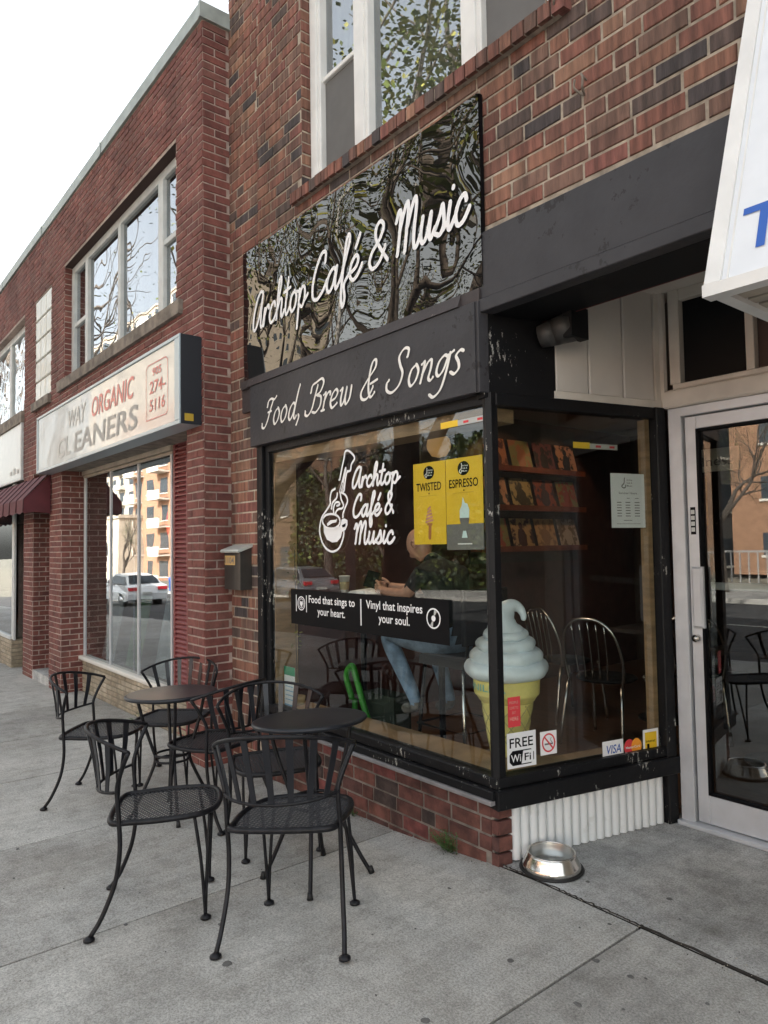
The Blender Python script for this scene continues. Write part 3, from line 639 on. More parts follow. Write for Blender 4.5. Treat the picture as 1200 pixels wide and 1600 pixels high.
# interior room
mb = MB(); pf = [(-4.9, 2.62), (-2.38, 2.62), (-2.12, 3.70), (-.62, 3.70), (-.62, 11.8), (-4.9, 11.8)]
mb.add([(x, y, z) for z in (.02, .05) for x, y in pf], [list(range(6))[::-1], list(range(6, 12))] + [(i, (i + 1) % 6, 6 + (i + 1) % 6, 6 + i) for i in range(6)]); mb.build('interior_floor', M['floor_in'], CB)
mb = MB(); mb.box((-4.9, 2.80, .05), (-4.86, 11.8, 2.95)); mb.box((-4.86, 2.7, .05), (-4.50, 2.8, .05 + .3)); mb.box((-4.86, 2.56, .05), (-4.5, 2.62, 2.95))
mb.box((-4.86, 2.78, .05), (-4.44, 3.6, 2.95))
mb.build('interior_side_wall', M['wall_in'], CB)
mb = MB(); mb.box((-4.86, 7.9, .05), (3, 8.0, 2.95)); mb.build('interior_back_wall', M['wall_in2'], CB)
mb = MB(); mb.box((-4.86, 2.79, 2.80), (-2.36, 11.8, 2.85)); mb.box((-2.36, 3.76, 2.80), (-.6, 11.8, 2.85)); mb.build('interior_ceiling', M['ceil_in'], CB)
mb = MB(); mb.box((-4.4, 2.6, 2.172), (-2.36, 2.63, 2.85)); mb.fbox(fS, .0, 1.1, 2.19, 2.86, -.09, -.05); mb.build('blind_box', M['ceil_in'], CB)
# --- door wall (Y = 3.64)
fd = FY(3.64)
mb = MB()
mb.rbox(fd, -1.995, -1.92, .0, 2.215, -.08, .02); mb.rbox(fd, -.985, -.90, .0, 2.215, -.08, .02); mb.rbox(fd, -1.995, -.90, 2.165, 2.215, -.08, .019)
mb.build('door_frame', M['alum'], CB)
mb = MB(); mb.rbox(fd, -2.02, -.60, 2.217, 2.315, -.09, .035, .01); mb.rbox(fd, -1.96, -.60, 2.317, 2.345, -.06, .02); mb.rbox(fd, -1.975, -1.915, 2.345, 2.86, -.06, .02)
mb.rbox(fd, -1.572, -1.53, 2.345, 2.80, -.06, .016); mb.rbox(fd, -1.915, -.60, 2.80, 2.86, -.06, .012); mb.build('transom_frame', M['cream'], CB)
mb = MB(); mb.fbox(fd, -1.915, -1.572, 2.345, 2.80, -.04, -.03); mb.build('transom_panel', M['blackm'], CB)
mb = MB(); mb.fbox(fd, -1.53, -.60, 2.345, 2.80, -.04, -.03); mb.build('transom_panel', M['wall_in2'], CB)
mb = MB(); mb.rbox(fd, -2.0, -.9, 0.002, .026, -.1, .055); mb.build('threshold', M['alum'], CB)
DR = MB(); DR.rbox(fd, -1.912, -1.848, .03, 2.16, -.045, .0); DR.rbox(fd, -1.065, -.99, .03, 2.16, -.045, 0); DR.rbox(fd, -1.848, -1.065, .03, .178, -.045, -.0); DR.rbox(fd, -1.848, -1.065, 2.09, 2.16, -.045, 0)
door = DR.build('door', M['alum'], CB)
def sub(mb, name, m_, par):
    par['_o'] = tuple(Vector(par.parent['_o'])) if par.parent else par['_o']; return mb.build(name, m_, par)
door['_o'] = CB['_o']
mb = MB(); mb.fbox(fd, -1.848, -1.065, .178, 2.09, -.026, -.0255); mb.build('door_pane', M['glass_d'], door)
mb = MB(); mb.fbox(fd, -1.852, -1.838, .178, 2.09, -.03, .003); mb.fbox(fd, -1.85, -1.06, .178, .19, -.03, .003); mb.fbox(fd, -1.85, -1.06, 2.078, 2.09, -.03, .003); mb.build('glazing_bead', M['black'], door)
mb = MB(); mb.rbox(fd, -1.892, -1.832, 1.04, 1.36, 0, .03, .012); mb.build('push_plate', M['alum'], door)
mb = MB(); mb.tube([(-1.88, 3.64, .985), (-1.88, 3.61, .985)], .019, 16); mb.tube([(-1.88, 3.612, .985), (-1.88, 3.606, .985)], .012, 12); mb.build('lock', M['chrome'], door)
mb = MB(); mb.rbox(fd, -1.84, -1.07, 1.235, 1.275, -.10, -.075); mb.build('push_bar', M['alum'], door)
mb = MB(); mb.rbox(fd, -1.895, -1.868, 1.53, 1.675, 0, .004, .001); lp = mb.build('door_sticker', M['black'], door)
mb = MB()
for k in range(4): mb.fbox(fd, -1.892, -1.871, 1.545 + k * .031, 1.545 + k * .031 + .022, .0043, .0045)
mb.build('sticker_text', M['pale_tone'], door)
# right-hand side of the recess and the next pier (mostly out of the picture)
mb = MB(); mb.box((-.9, 3.6, 0), (-.55, 3.74, 2.95)); mb.box((-.62, 2.55, 0), (-.5, 3.6, 2.9)); mb.build('recess_side_wall', M['cream'], CB)
B1.lay(fy, -.55, 3.0, -.02, 2.6, .0783, .213, CAFEB, CAFEW, [], 'mix', seed=33)
# --- upper window
def uwindow(u0, u1, v0, v1, parent, fr, name='upper_window', m_=M['whitep'], fw=.05): pass
fu = FY(2.612)
mb = MB()
for a, b in [(-3.925, -3.80), (-3.43, -3.285), (-2.50, -2.355), (-1.95, -1.86)]:
    mb.rbox(fu, a, b, 3.955, 5.7, -.05, .02, .006)
    mb.rbox(fu, a + .035, b - .03, 3.958, 5.7, .02, .032, .005)
mb.rbox(fu, -3.80, -1.95, 3.955, 3.975, -.05, .012)
mb.rbox(fu, -3.80, -3.43, 4.60, 4.632, -.05, .0)
UW = mb.build('upper_window', M['whitep'], CB); UW['_o'] = CB['_o']
for a, b, c_ in [(-3.80, -3.43, 4.632), (-3.285, -2.50, 3.975), (-2.355, -1.95, 5.2)]:
    mb = MB(); mb.fbox(fu, a, b, c_, 5.7, -.0365, -.036); mb.build('pane', M['glass_u'], UW)
for a, b, c_ in [(-3.80, -3.43, 4.60), (-2.355, -1.95, 5.2)]:
    mb = MB(); mb.fbox(fu, a, b, 3.975, c_, -.025, -.024); mb.build('insect_screen', M['screen'], UW)
mb = MB(); mb.box((-4.0, 2.72, 3.9), (-1.8, 2.74, 5.8)); mb.build('pale_backing', mat('pale_haze', (.74, .72, .62), .9, var=.15, vscale=5, stretch=(4, 1, .3)), UW)  # added pale sheet behind the panes, its colour imitates haze in the glass
# wall hooks
hk = MB(); 
for (x, z) in [(-1.70, 3.42), (-1.83, 3.87)]:
    hk = MB(); hk.tube(crom([(x, 2.53, z + .03), (x + .01, 2.47, z + .035), (x + .03, 2.45, z), (x + .02, 2.46, z - .035), (x, 2.5, z - .04), (x - .025, 2.47, z - .01), (x - .015, 2.46, z + .02)], 5), .005, 6)
    tag(centre_of(hk.build('wall_hook', M['stone'])), ('bent iron wall hook in the open brickwork right of the glossy sign' if z < 3.6 else 'bent iron wall hook at the right end of the upper brick sill'), 'hook')
B1.finish(CB, 300)

# ================================================================== left building
LB = thing('brick_shop_building', 'deep red brick two-storey building left of the café with a grey metal coping', 'building', (-10, 2.4, 0))
yl = 2.298; fl = FY(yl)
opL = [(-8.88, -5.28, -3, 2.52), (-10.24, -9.40, -3, 2.52), (-15.2, -10.76, -3, 2.52), (-8.8, -5.49, 3.5, 4.87), (-10.17, -9.375, 3.45, 4.82), (-13.9, -10.78, 3.46, 4.80), (-18, -16.2, -3, 2.5), (-19, -16, 3.5, 4.8)]
mb = MB(); wall(mb, fl, -36, -5.0, -1.5, 5.612, opL, .24)
mb.box((-5.28, yl + .001, -.3), (-4.9805, 2.7, 2.5)); mb.box((-5.2, yl + .001, 2.5), (-4.9805, 2.7, 5.612))
mb.box((-9.40, yl + .001, -.4), (-8.8805, 3.2, 2.5)); mb.box((-10.76, yl + .001, -.4), (-10.2405, 2.62, 2.5)); mb.box((-10.76, 3.0, -.4), (-9.3, 3.2, 2.6)); mb.box((-5.87, 2.55, -.3), (-5.2, 2.7, 2.52))
mb.build('wall', M['mortar_l'], LB)
B2 = Bricks(); CO, BL = .0643, .205; JT = .0112
B2.lay(fl, -12.95, -4.98, 2.52, 5.61, CO, BL, LEFTB, LEFTW, opL, seed=1, depth=.02, jt=JT)
B2.lay(fl, -5.28, -4.98, -.14, 2.52, CO, BL, LEFTB, LEFTW, seed=3, depth=.02, jt=JT)
B2.lay(fl, -9.40, -8.88, -.2, 2.52, CO, BL, LEFTB, LEFTW, seed=4, depth=.02, jt=JT)
B2.lay(fl, -10.76, -10.24, -.2, 2.52, CO, BL, LEFTB, LEFTW, seed=5, depth=.02, jt=JT)
B2.lay(FX(-4.98), yl + .003, 2.53, -.14, 5.61, CO, .205, LEFTB, LEFTW, seed=6, depth=.02, jt=JT)
B2.lay(FX(-8.88), yl + .003, 2.56, -.2, 2.52, CO, .205, LEFTB, LEFTW, seed=7, depth=.02, jt=JT)
B2.lay(FX(-10.24), yl + .003, 2.62, -.2, 2.52, CO, .16, LEFTB, LEFTW, seed=8, depth=.02, jt=JT)
B2.lay(FX(-8.80), yl + .003, 2.385, 3.5, 4.87, CO, .2, LEFTB, LEFTW, seed=9, depth=.02, jt=JT)
B2.lay(fl, -22, -12.95, 2.52, 5.61, CO, BL, LEFTB, LEFTW, opL, seed=11, depth=.02, jt=JT)
B2.finish(LB, 300)
# tan brick bases below the shop windows
B3 = Bricks()
B3.lay(FY(2.545), -8.88, -5.88, -.17, .2, .053, .3, TANB, TANW, seed=12, depth=.03)
B3.lay(FY(2.30), -14.6, -11.5, -.25, .2, .053, .3, TANB, TANW, seed=13, depth=.03)
B3.lay(FX(-11.5), 2.303, 2.62, -.25, .2, .053, .3, TANB, TANW, seed=15, depth=.03)
B3.finish(LB, 0)
mb = MB(); mb.box((-8.885, 2.548, -.3), (-5.87, 2.7, .205)); mb.build('window_base', M['mortar_t'], LB); mb = MB(); mb.box((-14.6, 2.303, -.4), (-11.503, 2.9, .21)); mb.build('window_base', M['mortar_t'], LB)
xk = -4.955
while xk > -34:
    mb = MB(); mb.fbox(fl, xk - 2.42, xk - .004, 5.615 + .002 * math.sin(xk * 3), 5.73 + .004 * math.sin(xk * 5), -.3, .025 + .003 * math.sin(xk * 7)); mb.fbox(fl, xk - .03, xk + .0, 5.61, 5.737, -.3, .032); mb.build('coping', M['coping'], LB); xk -= 2.424
mb = MB(); mb.box((-4.99, yl + .301, 5.615), (-4.955, 3.4, 5.73)); mb.build('coping', M['coping'], LB)
mb = MB(); mb.box((-36, yl + .2, 5.3), (-4.99, 12, 5.5)); mb.box((-36, 11.8, -2), (-4.99, 12, 5.5)); mb.box((-36, 2.6, 2.75), (-4.99, 11.8, 2.95)); mb.box((-36, 2.4, -2), (-35.8, 12, 5.5)); mb.box((-5.1, 2.71, -.4), (-4.99, 12, 5.6)); mb.box((-36, 7.6, -2), (-4.99, 7.7, 5.4)); mb.build('core', M['core'], LB)
mb = MB(); mb.box((-36, 2.56, -.35), (-5, 11, -.28)); mb.build('shop_floor', M['floor_in'], LB)
mb = MB(); mb.box((-8.88, 2.30, 2.44), (-5.28, 2.56, 2.5)); mb.build('lintel_soffit', M['stone'], LB)
# upper window 1
f2 = FY(2.385)
mb = MB()
mb.rbox(f2, -8.80, -5.49, 4.79, 4.87, -.05, .0); mb.rbox(f2, -8.80, -5.49, 3.50, 3.54, -.05, .0)
for a, b in [(-8.80, -8.70), (-8.26, -8.17), (-7.16, -7.09), (-6.09, -5.98), (-5.55, -5.49)]: mb.rbox(f2, a, b, 3.54, 4.79, -.05, .006)
mb.rbox(f2, -8.70, -8.26, 4.13, 4.18, -.045, -.003); mb.rbox(f2, -5.98, -5.55, 4.18, 4.23, -.045, -.003)
W1 = mb.build('upper_window', M['whitef'], LB); W1['_o'] = LB['_o']
for a, b in [(-8.70, -8.26), (-8.17, -7.16), (-7.09, -6.09), (-5.98, -5.55)]:
    mb = MB(); mb.fbox(f2, a, b, 3.54, 4.79, -.0305, -.03); mb.build('pane', M['glass_u'], W1)
mb = MB(); mb.box((-8.8, 2.5, 3.5), (-5.4, 2.52, 4.9)); mb.build('pale_backing', mat('beige_haze', (.60, .58, .52), .9, var=.2, vscale=3, stretch=(3, 1, .3)), W1)  # added sheet, lightened so the window looks hazy
mb = MB(); mb.box((-8.97, 2.255, 3.385), (-5.35, 2.4, 3.50)); mb.build('stone_sill', M['stone'], LB)
mb = MB(); mb.box((-8.8, 2.30, 4.868), (-5.49, 2.40, 4.9)); mb.build('window_head', mat('rusty_lintel', (.05, .025, .02), .8), LB)
# glass block window: 3 x 5
gw, gh = .795 / 3, 1.37 / 5
for i in range(3):
    for j in range(5):
        mb = MB(); u = -10.17 + i * gw; v = 3.45 + j * gh; mb.rbox(fl, u + .006, u + gw - .006, v + .006, v + gh - .006, -.08, .0, .012); mb.build('glass_block', M['gblock'], LB)
mb = MB(); mb.fbox(fl, -10.17, -9.375, 3.45, 4.82, -.1, -.02); mb.build('block_mortar', M['mortar_l'], LB)
mb = MB(); mb.box((-10.22, 2.25, 3.34), (-9.35, 2.4, 3.448)); mb.box((-14, 2.25, 3.30), (-10.76, 2.42, 3.455)); mb.build('stone_sill', M['stone'], LB)
# upper window 2
mb = MB(); mb.rbox(f2, -13.9, -10.78, 4.70, 4.80, -.05, 0); mb.rbox(f2, -10.9, -10.78, 3.46, 4.70, -.05, 0); mb.rbox(f2, -12.2, -12.08, 3.46, 4.7, -.05, 0); mb.rbox(f2, -13.9, -10.9, 3.46, 3.52, -.05, 0)
W2 = mb.build('upper_window', M['whitef'], LB); W2['_o'] = LB['_o']
for a, b in [(-13.9, -12.2), (-12.08, -10.9)]:
    mb = MB(); mb.fbox(f2, a, b, 3.52, 4.70, -.0305, -.03); mb.build('pane', glass('wavy_pane', .42, (.75, .78, .75), wav=.03, wscale=2.2), W2)
mb = MB(); mb.box((-13.9, 2.5, 3.5), (-10.8, 2.52, 4.8)); mb.build('pale_backing', mat('white_blind', (.55, .56, .52), .9), W2)
# cleaners' shop window
yw = 2.543; fw_ = FY(yw)
mb = MB(); mb.rbox(fw_, -8.88, -6.18, 2.395, 2.50, -.04, .02); mb.rbox(fw_, -8.88, -6.18, 2.36, 2.39, -.04, .0); mb.build('window_head', M['beigem'], LB)
mb = MB(); mb.rbox(fw_, -8.86, -8.82, .25, 2.36, -.03, 0); mb.rbox(fw_, -6.23, -6.20, .25, 2.36, -.03, .0)
mb.rbox(fw_, -7.915, -7.895, .25, 2.36, -.03, 0); mb.rbox(fw_, -7.07, -7.045, .25, 2.36, -.03, 0); mb.rbox(fw_, -7.3, -7.29, .25, 2.36, -.06, -.04)
SW = mb.build('shop_window', M['alum'], LB); SW['_o'] = LB['_o']
for a, b in [(-8.82, -7.915), (-7.895, -7.07), (-7.045, -6.23)]:
    mb = MB(); mb.fbox(fw_, a, b, .25, 2.36, -.0155, -.015); mb.build('pane', M['glass_l'], SW)
mb = MB(); mb.rbox(fw_, -8.93, -6.16, .205, .25, -.06, .05, .01); mb.build('window_sill', mat('white_sill', (.66, .64, .58), .5), SW)
lv = MB(); lv.rbox(fw_, -6.16, -5.84, -.16, .10, -.05, .0); lv.fbox(fw_, -6.16, -6.125, .1, 2.5, -.05, .0); lv.fbox(fw_, -5.875, -5.84, .1, 2.5, -.05, .0); lv.fbox(fw_, -6.13, -5.87, .1, 2.5, -.05, -.03)
LV = lv.build('louvre_panel', M['louver'], LB); LV['_o'] = LB['_o']
z = .12; lm = MB()
while z < 2.47:
    O, U, V, N = fw_
    lm.add([O + U * a + V * zz + N * d_ for a in (-6.125, -5.875) for zz, d_ in ((z, -.003), (z + .012, -.002), (z + .034, -.024))], [(0, 3, 4, 1), (1, 4, 5, 2)]); z += .042
lm.build('louvre_slat', M['louver'], LV, kind='stuff')
# far-left shop window
mb = MB(); mb.rbox(FY(2.32), -11.62, -11.48, .2, 2.5, -.03, 0); mb.rbox(FY(2.32), -15.2, -11.6, .2, .25, -.05, .02); WF = mb.build('shop_window', M['whitef'], LB); WF['_o'] = LB['_o']
mb = MB(); mb.fbox(FY(2.32), -15.2, -11.62, .25, 2.5, -.0155, -.015); mb.build('pane', M['glass_l'], WF)
mb = MB(); mb.fbox(FX(-11.5), 2.34, 2.9, .25, 2.5, -.005, -.0045); mb.build('pane', M['glass_l'], WF)
mb = MB(); mb.box((-10.24, 2.3, -.4), (-9.4, 3.1, -.06)); mb.build('door_step', M['conc2'], LB)
mb = MB(); mb.box((-10.2, 2.95, -.06), (-9.42, 3.0, 2.3)); mb.build('shop_door', mat('dark_door', (.03, .02, .02), .5), LB)
# ================================================================== signs and lettering
# glossy black name sign
AS = thing('name_sign', 'large glossy black sign panel with white script lettering above the café window', 'sign', (-3.49, 2.49, 2.73))
mb = MB(); nx, nz = 24, 10; vs = []
X0, X1, Z0, Z1 = -4.69, -2.285, 2.735, 3.69
bow = lambda i, j: .006 * math.sin(i * .55 + 1) * math.sin(j * .5) 
for j in range(nz + 1):
    for i in range(nx + 1): vs.append((X0 + (X1 - X0) * i / nx, 2.488 - abs(bow(i, j)), Z0 + (Z1 - Z0) * j / nz))
mb.add(vs, [(j * (nx + 1) + i, j * (nx + 1) + i + 1, (j + 1) * (nx + 1) + i + 1, (j + 1) * (nx + 1) + i) for j in range(nz) for i in range(nx)], 0, True)
mb.add([(X0, 2.488, Z0), (X1, 2.488, Z0), (X1, 2.488, Z1), (X0, 2.488, Z1), (X0, 2.512, Z0), (X1, 2.512, Z0), (X1, 2.512, Z1), (X0, 2.512, Z1)], [(0, 3, 7, 4), (1, 5, 6, 2), (3, 2, 6, 7), (0, 4, 5, 1), (4, 7, 6, 5)], 1)
mb.build('panel', [M['archsign'], M['black']], AS)
mb = MB(); fa = FY(2.478)
script(mb, fa, "Archtop ", GL, -4.54, 3.07, .80, .132, .022, 0, .12, tilt=-.0)
script(mb, fa, "Cafe' ", GL, -3.76, 3.075, .62, .138, .0240, 0, .12)
script(mb, fa, "&", GL, -3.16, 3.085, .20, .125, .0235, 0, .12)
script(mb, fa, "Music", GL, -2.92, 3.085, .555, .138, .0255, 0, .12)
mb.build('lettering', M['white'], AS)
# painted board below it
FB = thing('fascia_sign', 'charcoal painted board with white calligraphic lettering directly above the main window', 'sign', (-3.43, 2.46, 2.225))
mb = MB(); mb.rbox(FY(2.525), -4.555, -2.322, 2.222, 2.664, -.0, .066, .004); mb.rbox(fS, -.06, -.002, 2.222, 2.664, -.05, .015, .003); mb.build('board', M['fascia'], FB)
mb = MB(); script(mb, FY(2.457), "Food, Brew & Songs", GF, -4.37, 2.34, 1.97, .106, .0195, 0, .22, pen=(.6, .5), tilt=.0)
mb.build('lettering', M['offwhite'], FB)
# cleaners' sign box
CS = thing('lightbox_sign', 'long white lightbox sign with red and grey lettering and a phone number', 'sign', (-7.1, 2.13, 2.43))
yS = 2.128; fs1 = FY(yS)
mb = MB(); mb.rbox(fs1, -9.27, -5.03, 2.455, 3.09, -.1, .0, .002); mb.build('sign_face', M['signc'], CS)
mb = MB(); mb.rbox(fs1, -9.30, -5.01, 3.085, 3.112, -.165, .012, .003); mb.rbox(fs1, -9.30, -5.01, 2.43, 2.46, -.165, .012, .003); mb.rbox(fs1, -9.30, -9.265, 2.46, 3.085, -.165, .012, .003); mb.rbox(fs1, -5.10, -5.01, 2.46, 3.085, -.05, .012, .003); mb.build('sign_frame', M['signalum'], CS)
mb = MB(); mb.box((-5.055, yS + .0, 2.432), (-5.004, 2.296, 3.11)); mb.box((-9.29, yS + .02, 2.434), (-5.06, 2.294, 2.45)); mb.build('end_cap', M['signend'], CS)
mb = MB(); text(mb, fs1, 'ORGANIC', -7.17, 2.80, 1.16, .185, .0035, 0, .18); mb.build('lettering', M['redfade'], CS)
mb = MB(); text(mb, fs1, 'EANERS', -7.75, 2.525, 1.83, .20, .0035, 0, .2); mb.build('lettering', M['greyfade'], CS)
mb = MB(); text(mb, fs1, 'WAY', -8.0, 2.80, .62, .185, .0035, 0, .18); text(mb, fs1, 'CL', -8.4, 2.525, .5, .20, .0035, 0, .2); mb.build('lettering', M['pale_tone'], CS)  # CL painted pale for a reflection washing it out, WAY equally faint
mb = MB(); text(mb, fs1, '905', -5.57, 2.895, .19, .062, .0035, 0, .1); text(mb, fs1, '274-', -5.63, 2.755, .33, .098, .0035, 0, .1); text(mb, fs1, '5116', -5.63, 2.612, .32, .092, .0035, 0, .1)
bx = [(-5.70, 2.545), (-5.70, 2.965), (-5.66, 2.995), (-5.29, 2.995), (-5.25, 2.965), (-5.25, 2.57), (-5.29, 2.545), (-5.70, 2.545)]
for a, b in zip(bx, bx[1:]): ribbon(mb, fs1, [a, b], .007, .0035, 0, None, raw=True)
mb.build('lettering', M['redfade'], CS)
mb = MB(); mb.fbox(FX(-5.002), 2.155, 2.225, 2.455, 2.51, 0, .001); mb.build('maker_sticker', mat('amber_sticker', (.45, .30, .03), .5), CS)
# neighbouring white sign box and canvas awning, far left
NS = thing('shop_sign_box', 'pale lightbox sign above the maroon awning at the left edge', 'sign', (-12, 2.15, 2.5))
mb = MB(); mb.rbox(FY(2.272), -14.5, -10.82, 2.50, 3.30, -.02, 0, .004); mb.build('sign_face', M['signw'], NS)
mb = MB(); mb.rbox(FY(2.272), -10.86, -10.80, 2.49, 3.31, -.02, .012); mb.rbox(FY(2.272), -14.5, -10.86, 2.49, 2.52, -.02, .01); mb.build('sign_frame', M['whitef'], NS)
mb = MB(); text(mb, FY(2.15), 'shop', -11.6, 2.60, .0001, .0001, .003) if False else None
for k in range(3): mb.fbox(FY(2.272), -11.55 + k * .22, -11.42 + k * .22, 2.60, 2.66 + .03 * (k % 2), .001, .003)
mb.build('small_print', M['greyfade'], NS)
AW = thing('maroon_awning', 'dark maroon canvas awning with a scalloped valance at the left edge', 'awning', (-11, 2.1, 1.95))
mb = MB()
for i in range(14):
    a, b = -9.30 - i * .38, -9.30 - (i + 1) * .38
    mb.add([(a, 2.26, 2.44), (b, 2.26, 2.44), (b, 1.98, 2.12), (a, 1.98, 2.12)], [(0, 1, 2, 3)])
    mb.add([(a, 1.98, 2.12), (b, 1.98, 2.12), (b, 1.975, 1.97), ((a + b) / 2, 1.972, 1.945), (a, 1.975, 1.97)], [(0, 1, 2, 3, 4)])
mb.add([(-9.30, 2.28, 2.44), (-9.30, 1.98, 2.12), (-9.30, 1.975, 1.955), (-9.30, 2.12, 1.975), (-9.30, 2.28, 1.95)], [(0, 1, 2, 3, 4)])
mb.build('canvas', M['maroon'], AW)
pip = mat('maroon_piping', (.05, .01, .014), .6)
for i in range(15): x = -9.30 - i * .38; mb = MB(); mb.tube([(x, 2.26, 2.446), (x, 1.976, 2.122), (x, 1.97, 1.975)], .006, 5); mb.build('seam', pip, AW)
# white illuminated-style awning sign at the right edge
RA = thing('white_awning_sign', 'sloping white awning sign with a blue letter at the top right corner', 'awning', (0, 2.2, 2.23))
def sl_fr():
    O = Vector((-1.0, 2.085, 2.24)); V = Vector((0, .40, 1.12)).normalized(); return (O, X_, V, X_.cross(V))
fA = sl_fr()
mb = MB(); mb.fbox(fA, .0, 4.0, 0.02, 1.9, -.02, 0); mb.build('face', mat('awning_vinyl', (.70, .73, .76), .45, var=.03), RA)
mb = MB(); mb.fbox(fA, -.02, .03, 0, 1.9, -.03, .008); mb.fbox(fA, .045, .05, 0.03, 1.9, 0, .003); mb.box((-1.015, 2.065, 2.225), (3, 2.12, 2.262)); mb.box((-1.012, 2.08, 2.235), (-.97, 2.52, 2.27))
mb.box((-1.0, 2.48, 2.24), (3, 2.52, 2.27)); mb.build('awning_frame', M['whitep'], RA)
mb = MB()
for k in range(5): mb.box((-.98, 2.12 + k * .075, 2.25), (3, 2.175 + k * .075, 2.262))
mb.box((-.99, 2.1, 2.275), (3, 2.5, 2.28)); mb.build('awning_underside', M['beigem'], RA)
mb = MB(); text(mb, fA, 'T', .07, .115, .125, .155, .003); mb.build('lettering', M['blue'], RA)
# ------------------------------------------------------------------ vinyl on the main window
fg = FY(2.5245); GY = .0
def sticker(name, label, cat, group=None, loc=(-3, 2.52, 1)): return thing(name, label, cat, loc, group)
G1 = {'neckhead': [(-3.5358, 1.9046), (-3.5089, 1.9792), (-3.4876, 2.0302), (-3.4717, 2.0726), (-3.4322, 2.0711), (-3.3844, 2.0367), (-3.3801, 2.016), (-3.4098, 1.9872), (-3.4203, 1.9533), (-3.4548, 1.9448), (-3.4706, 1.9052), (-3.4872, 1.8302)],
'neck2': [(-3.5008, 1.89), (-3.4848, 1.9357), (-3.469, 1.9725)], 'str1': [(-3.5374, 1.8336), (-3.5109, 1.8908), (-3.4791, 1.9646)], 'str2': [(-3.5223, 1.8296), (-3.4938, 1.8894), (-3.4643, 1.9632)], 'str3': [(-3.5093, 1.8276), (-3.4809, 1.8884), (-3.4526, 1.9563)],
'bodyR': [(-3.5174, 1.8264), (-3.4729, 1.8058), (-3.454, 1.7696), (-3.4796, 1.7301), (-3.5003, 1.696), (-3.5008, 1.6725)],
'bodyL': [(-3.5779, 1.8543), (-3.6197, 1.8393), (-3.6363, 1.7983), (-3.6371, 1.7622), (-3.6803, 1.7222), (-3.7296, 1.6818), (-3.7525, 1.6276), (-3.7535, 1.5786), (-3.7223, 1.5171), (-3.6697, 1.4774), (-3.6072, 1.4652), (-3.5453, 1.4856), (-3.5039, 1.5379), (-3.4878, 1.5902)],
'steam1': [(-3.5581, 1.8232), (-3.5689, 1.7941), (-3.6109, 1.7668), (-3.6221, 1.7314)], 'steam2': [(-3.5275, 1.827), (-3.5183, 1.7851), (-3.4941, 1.7484), (-3.5096, 1.7287), (-3.5501, 1.7248), (-3.5761, 1.7053), (-3.5712, 1.6932)],
'steam3': [(-3.5968, 1.7003), (-3.6013, 1.7303), (-3.5799, 1.765), (-3.544, 1.7677), (-3.5342, 1.7536), (-3.5598, 1.7461)],
'cuptop': [(-3.7189, 1.6753), (-3.6809, 1.695), (-3.6124, 1.698), (-3.5511, 1.6805), (-3.5315, 1.6502), (-3.5524, 1.6214), (-3.604, 1.6081), (-3.6773, 1.6162), (-3.7141, 1.6446), (-3.7189, 1.6753)]}
cup = [(-3.7195, 1.6448), (-3.7155, 1.5839), (-3.6843, 1.5408), (-3.6267, 1.522), (-3.575, 1.5243), (-3.5337, 1.5502), (-3.5179, 1.5851), (-3.4827, 1.5959), (-3.4622, 1.6244), (-3.4616, 1.6535), (-3.491, 1.6663), (-3.5211, 1.6616), (-3.5423, 1.6211), (-3.6145, 1.6054), (-3.6879, 1.6195)]
hole = [(-3.5169, 1.6262), (-3.4768, 1.6365), (-3.4822, 1.6163), (-3.5122, 1.6113)]
bean = [(-3.6715, 1.6402), (-3.6341, 1.6599), (-3.5719, 1.6606), (-3.5615, 1.6691), (-3.5672, 1.6455), (-3.6137, 1.6412), (-3.6665, 1.6249)]
LG = sticker('window_logo', 'white guitar and coffee cup logo with script name on the main window glass', 'window decal', None, (-3.4, 2.52, 1.47))
mb = MB()
for i, (k, p_) in enumerate(G1.items()): ribbon(mb, fg, p_, .0065 if k.startswith('str') else .0135, .003 + .0004 * i)
mb.poly(fg, cup, .002); mb.poly(fg, bean, .009)
mb.build('guitar_logo', M['white'], LG)
mb = MB(); mb.poly(fg, hole, .004); mb.build('cup_hole', M['black'], LG)
mb = MB(); script(mb, fg, "Archtop", GL, -3.41, 1.845, .44, .062, .0165, .002, .12); script(mb, fg, "Cafe'", GL, -3.405, 1.672, .27, .066, .0175, .002, .12); script(mb, fg, "&", GL, -3.10, 1.678, .085, .062, .0165, .002, .12); script(mb, fg, "Music", GL, -3.395, 1.512, .37, .066, .0175, .002, .12)
mb.build('lettering', M['white'], LG)
BN = sticker('window_banner', 'black vinyl band with white slogan lettering across the main window', 'window decal', None, (-3.35, 2.52, .98))
mb = MB(); mb.fbox(fg, -4.12, -2.60, .985, 1.215, -.001, .001); mb.build('band', M['black'], BN)
for tx_, u_, v_, w_ in (('Food that sings to', -3.90, 1.135, .50), ('your heart.', -3.80, 1.062, .30), ('Vinyl that inspires', -3.29, 1.135, .49), ('your soul.', -3.175, 1.062, .27)):
    mb = MB(); text(mb, fg, tx_, u_, v_, w_, .047, .0022, 0); mb.build('lettering', M['white'], BN)
mb = MB()
mb.fbox(fg, -3.345, -3.335, 1.03, 1.185, .0015, .0025)
def ringp(cx, cz, r, wd, d, n=26): ribbon(mb, fg, [(cx + r * math.cos(2 * PI * k / n), cz + r * math.sin(2 * PI * k / n)) for k in range(n + 1)], wd, d, 0, None, raw=True)
ringp(-3.99, 1.125, .043, .007, .0022); ringp(-3.99, 1.125, .030, .004, .0022); ringp(-2.715, 1.115, .050, .008, .0022)
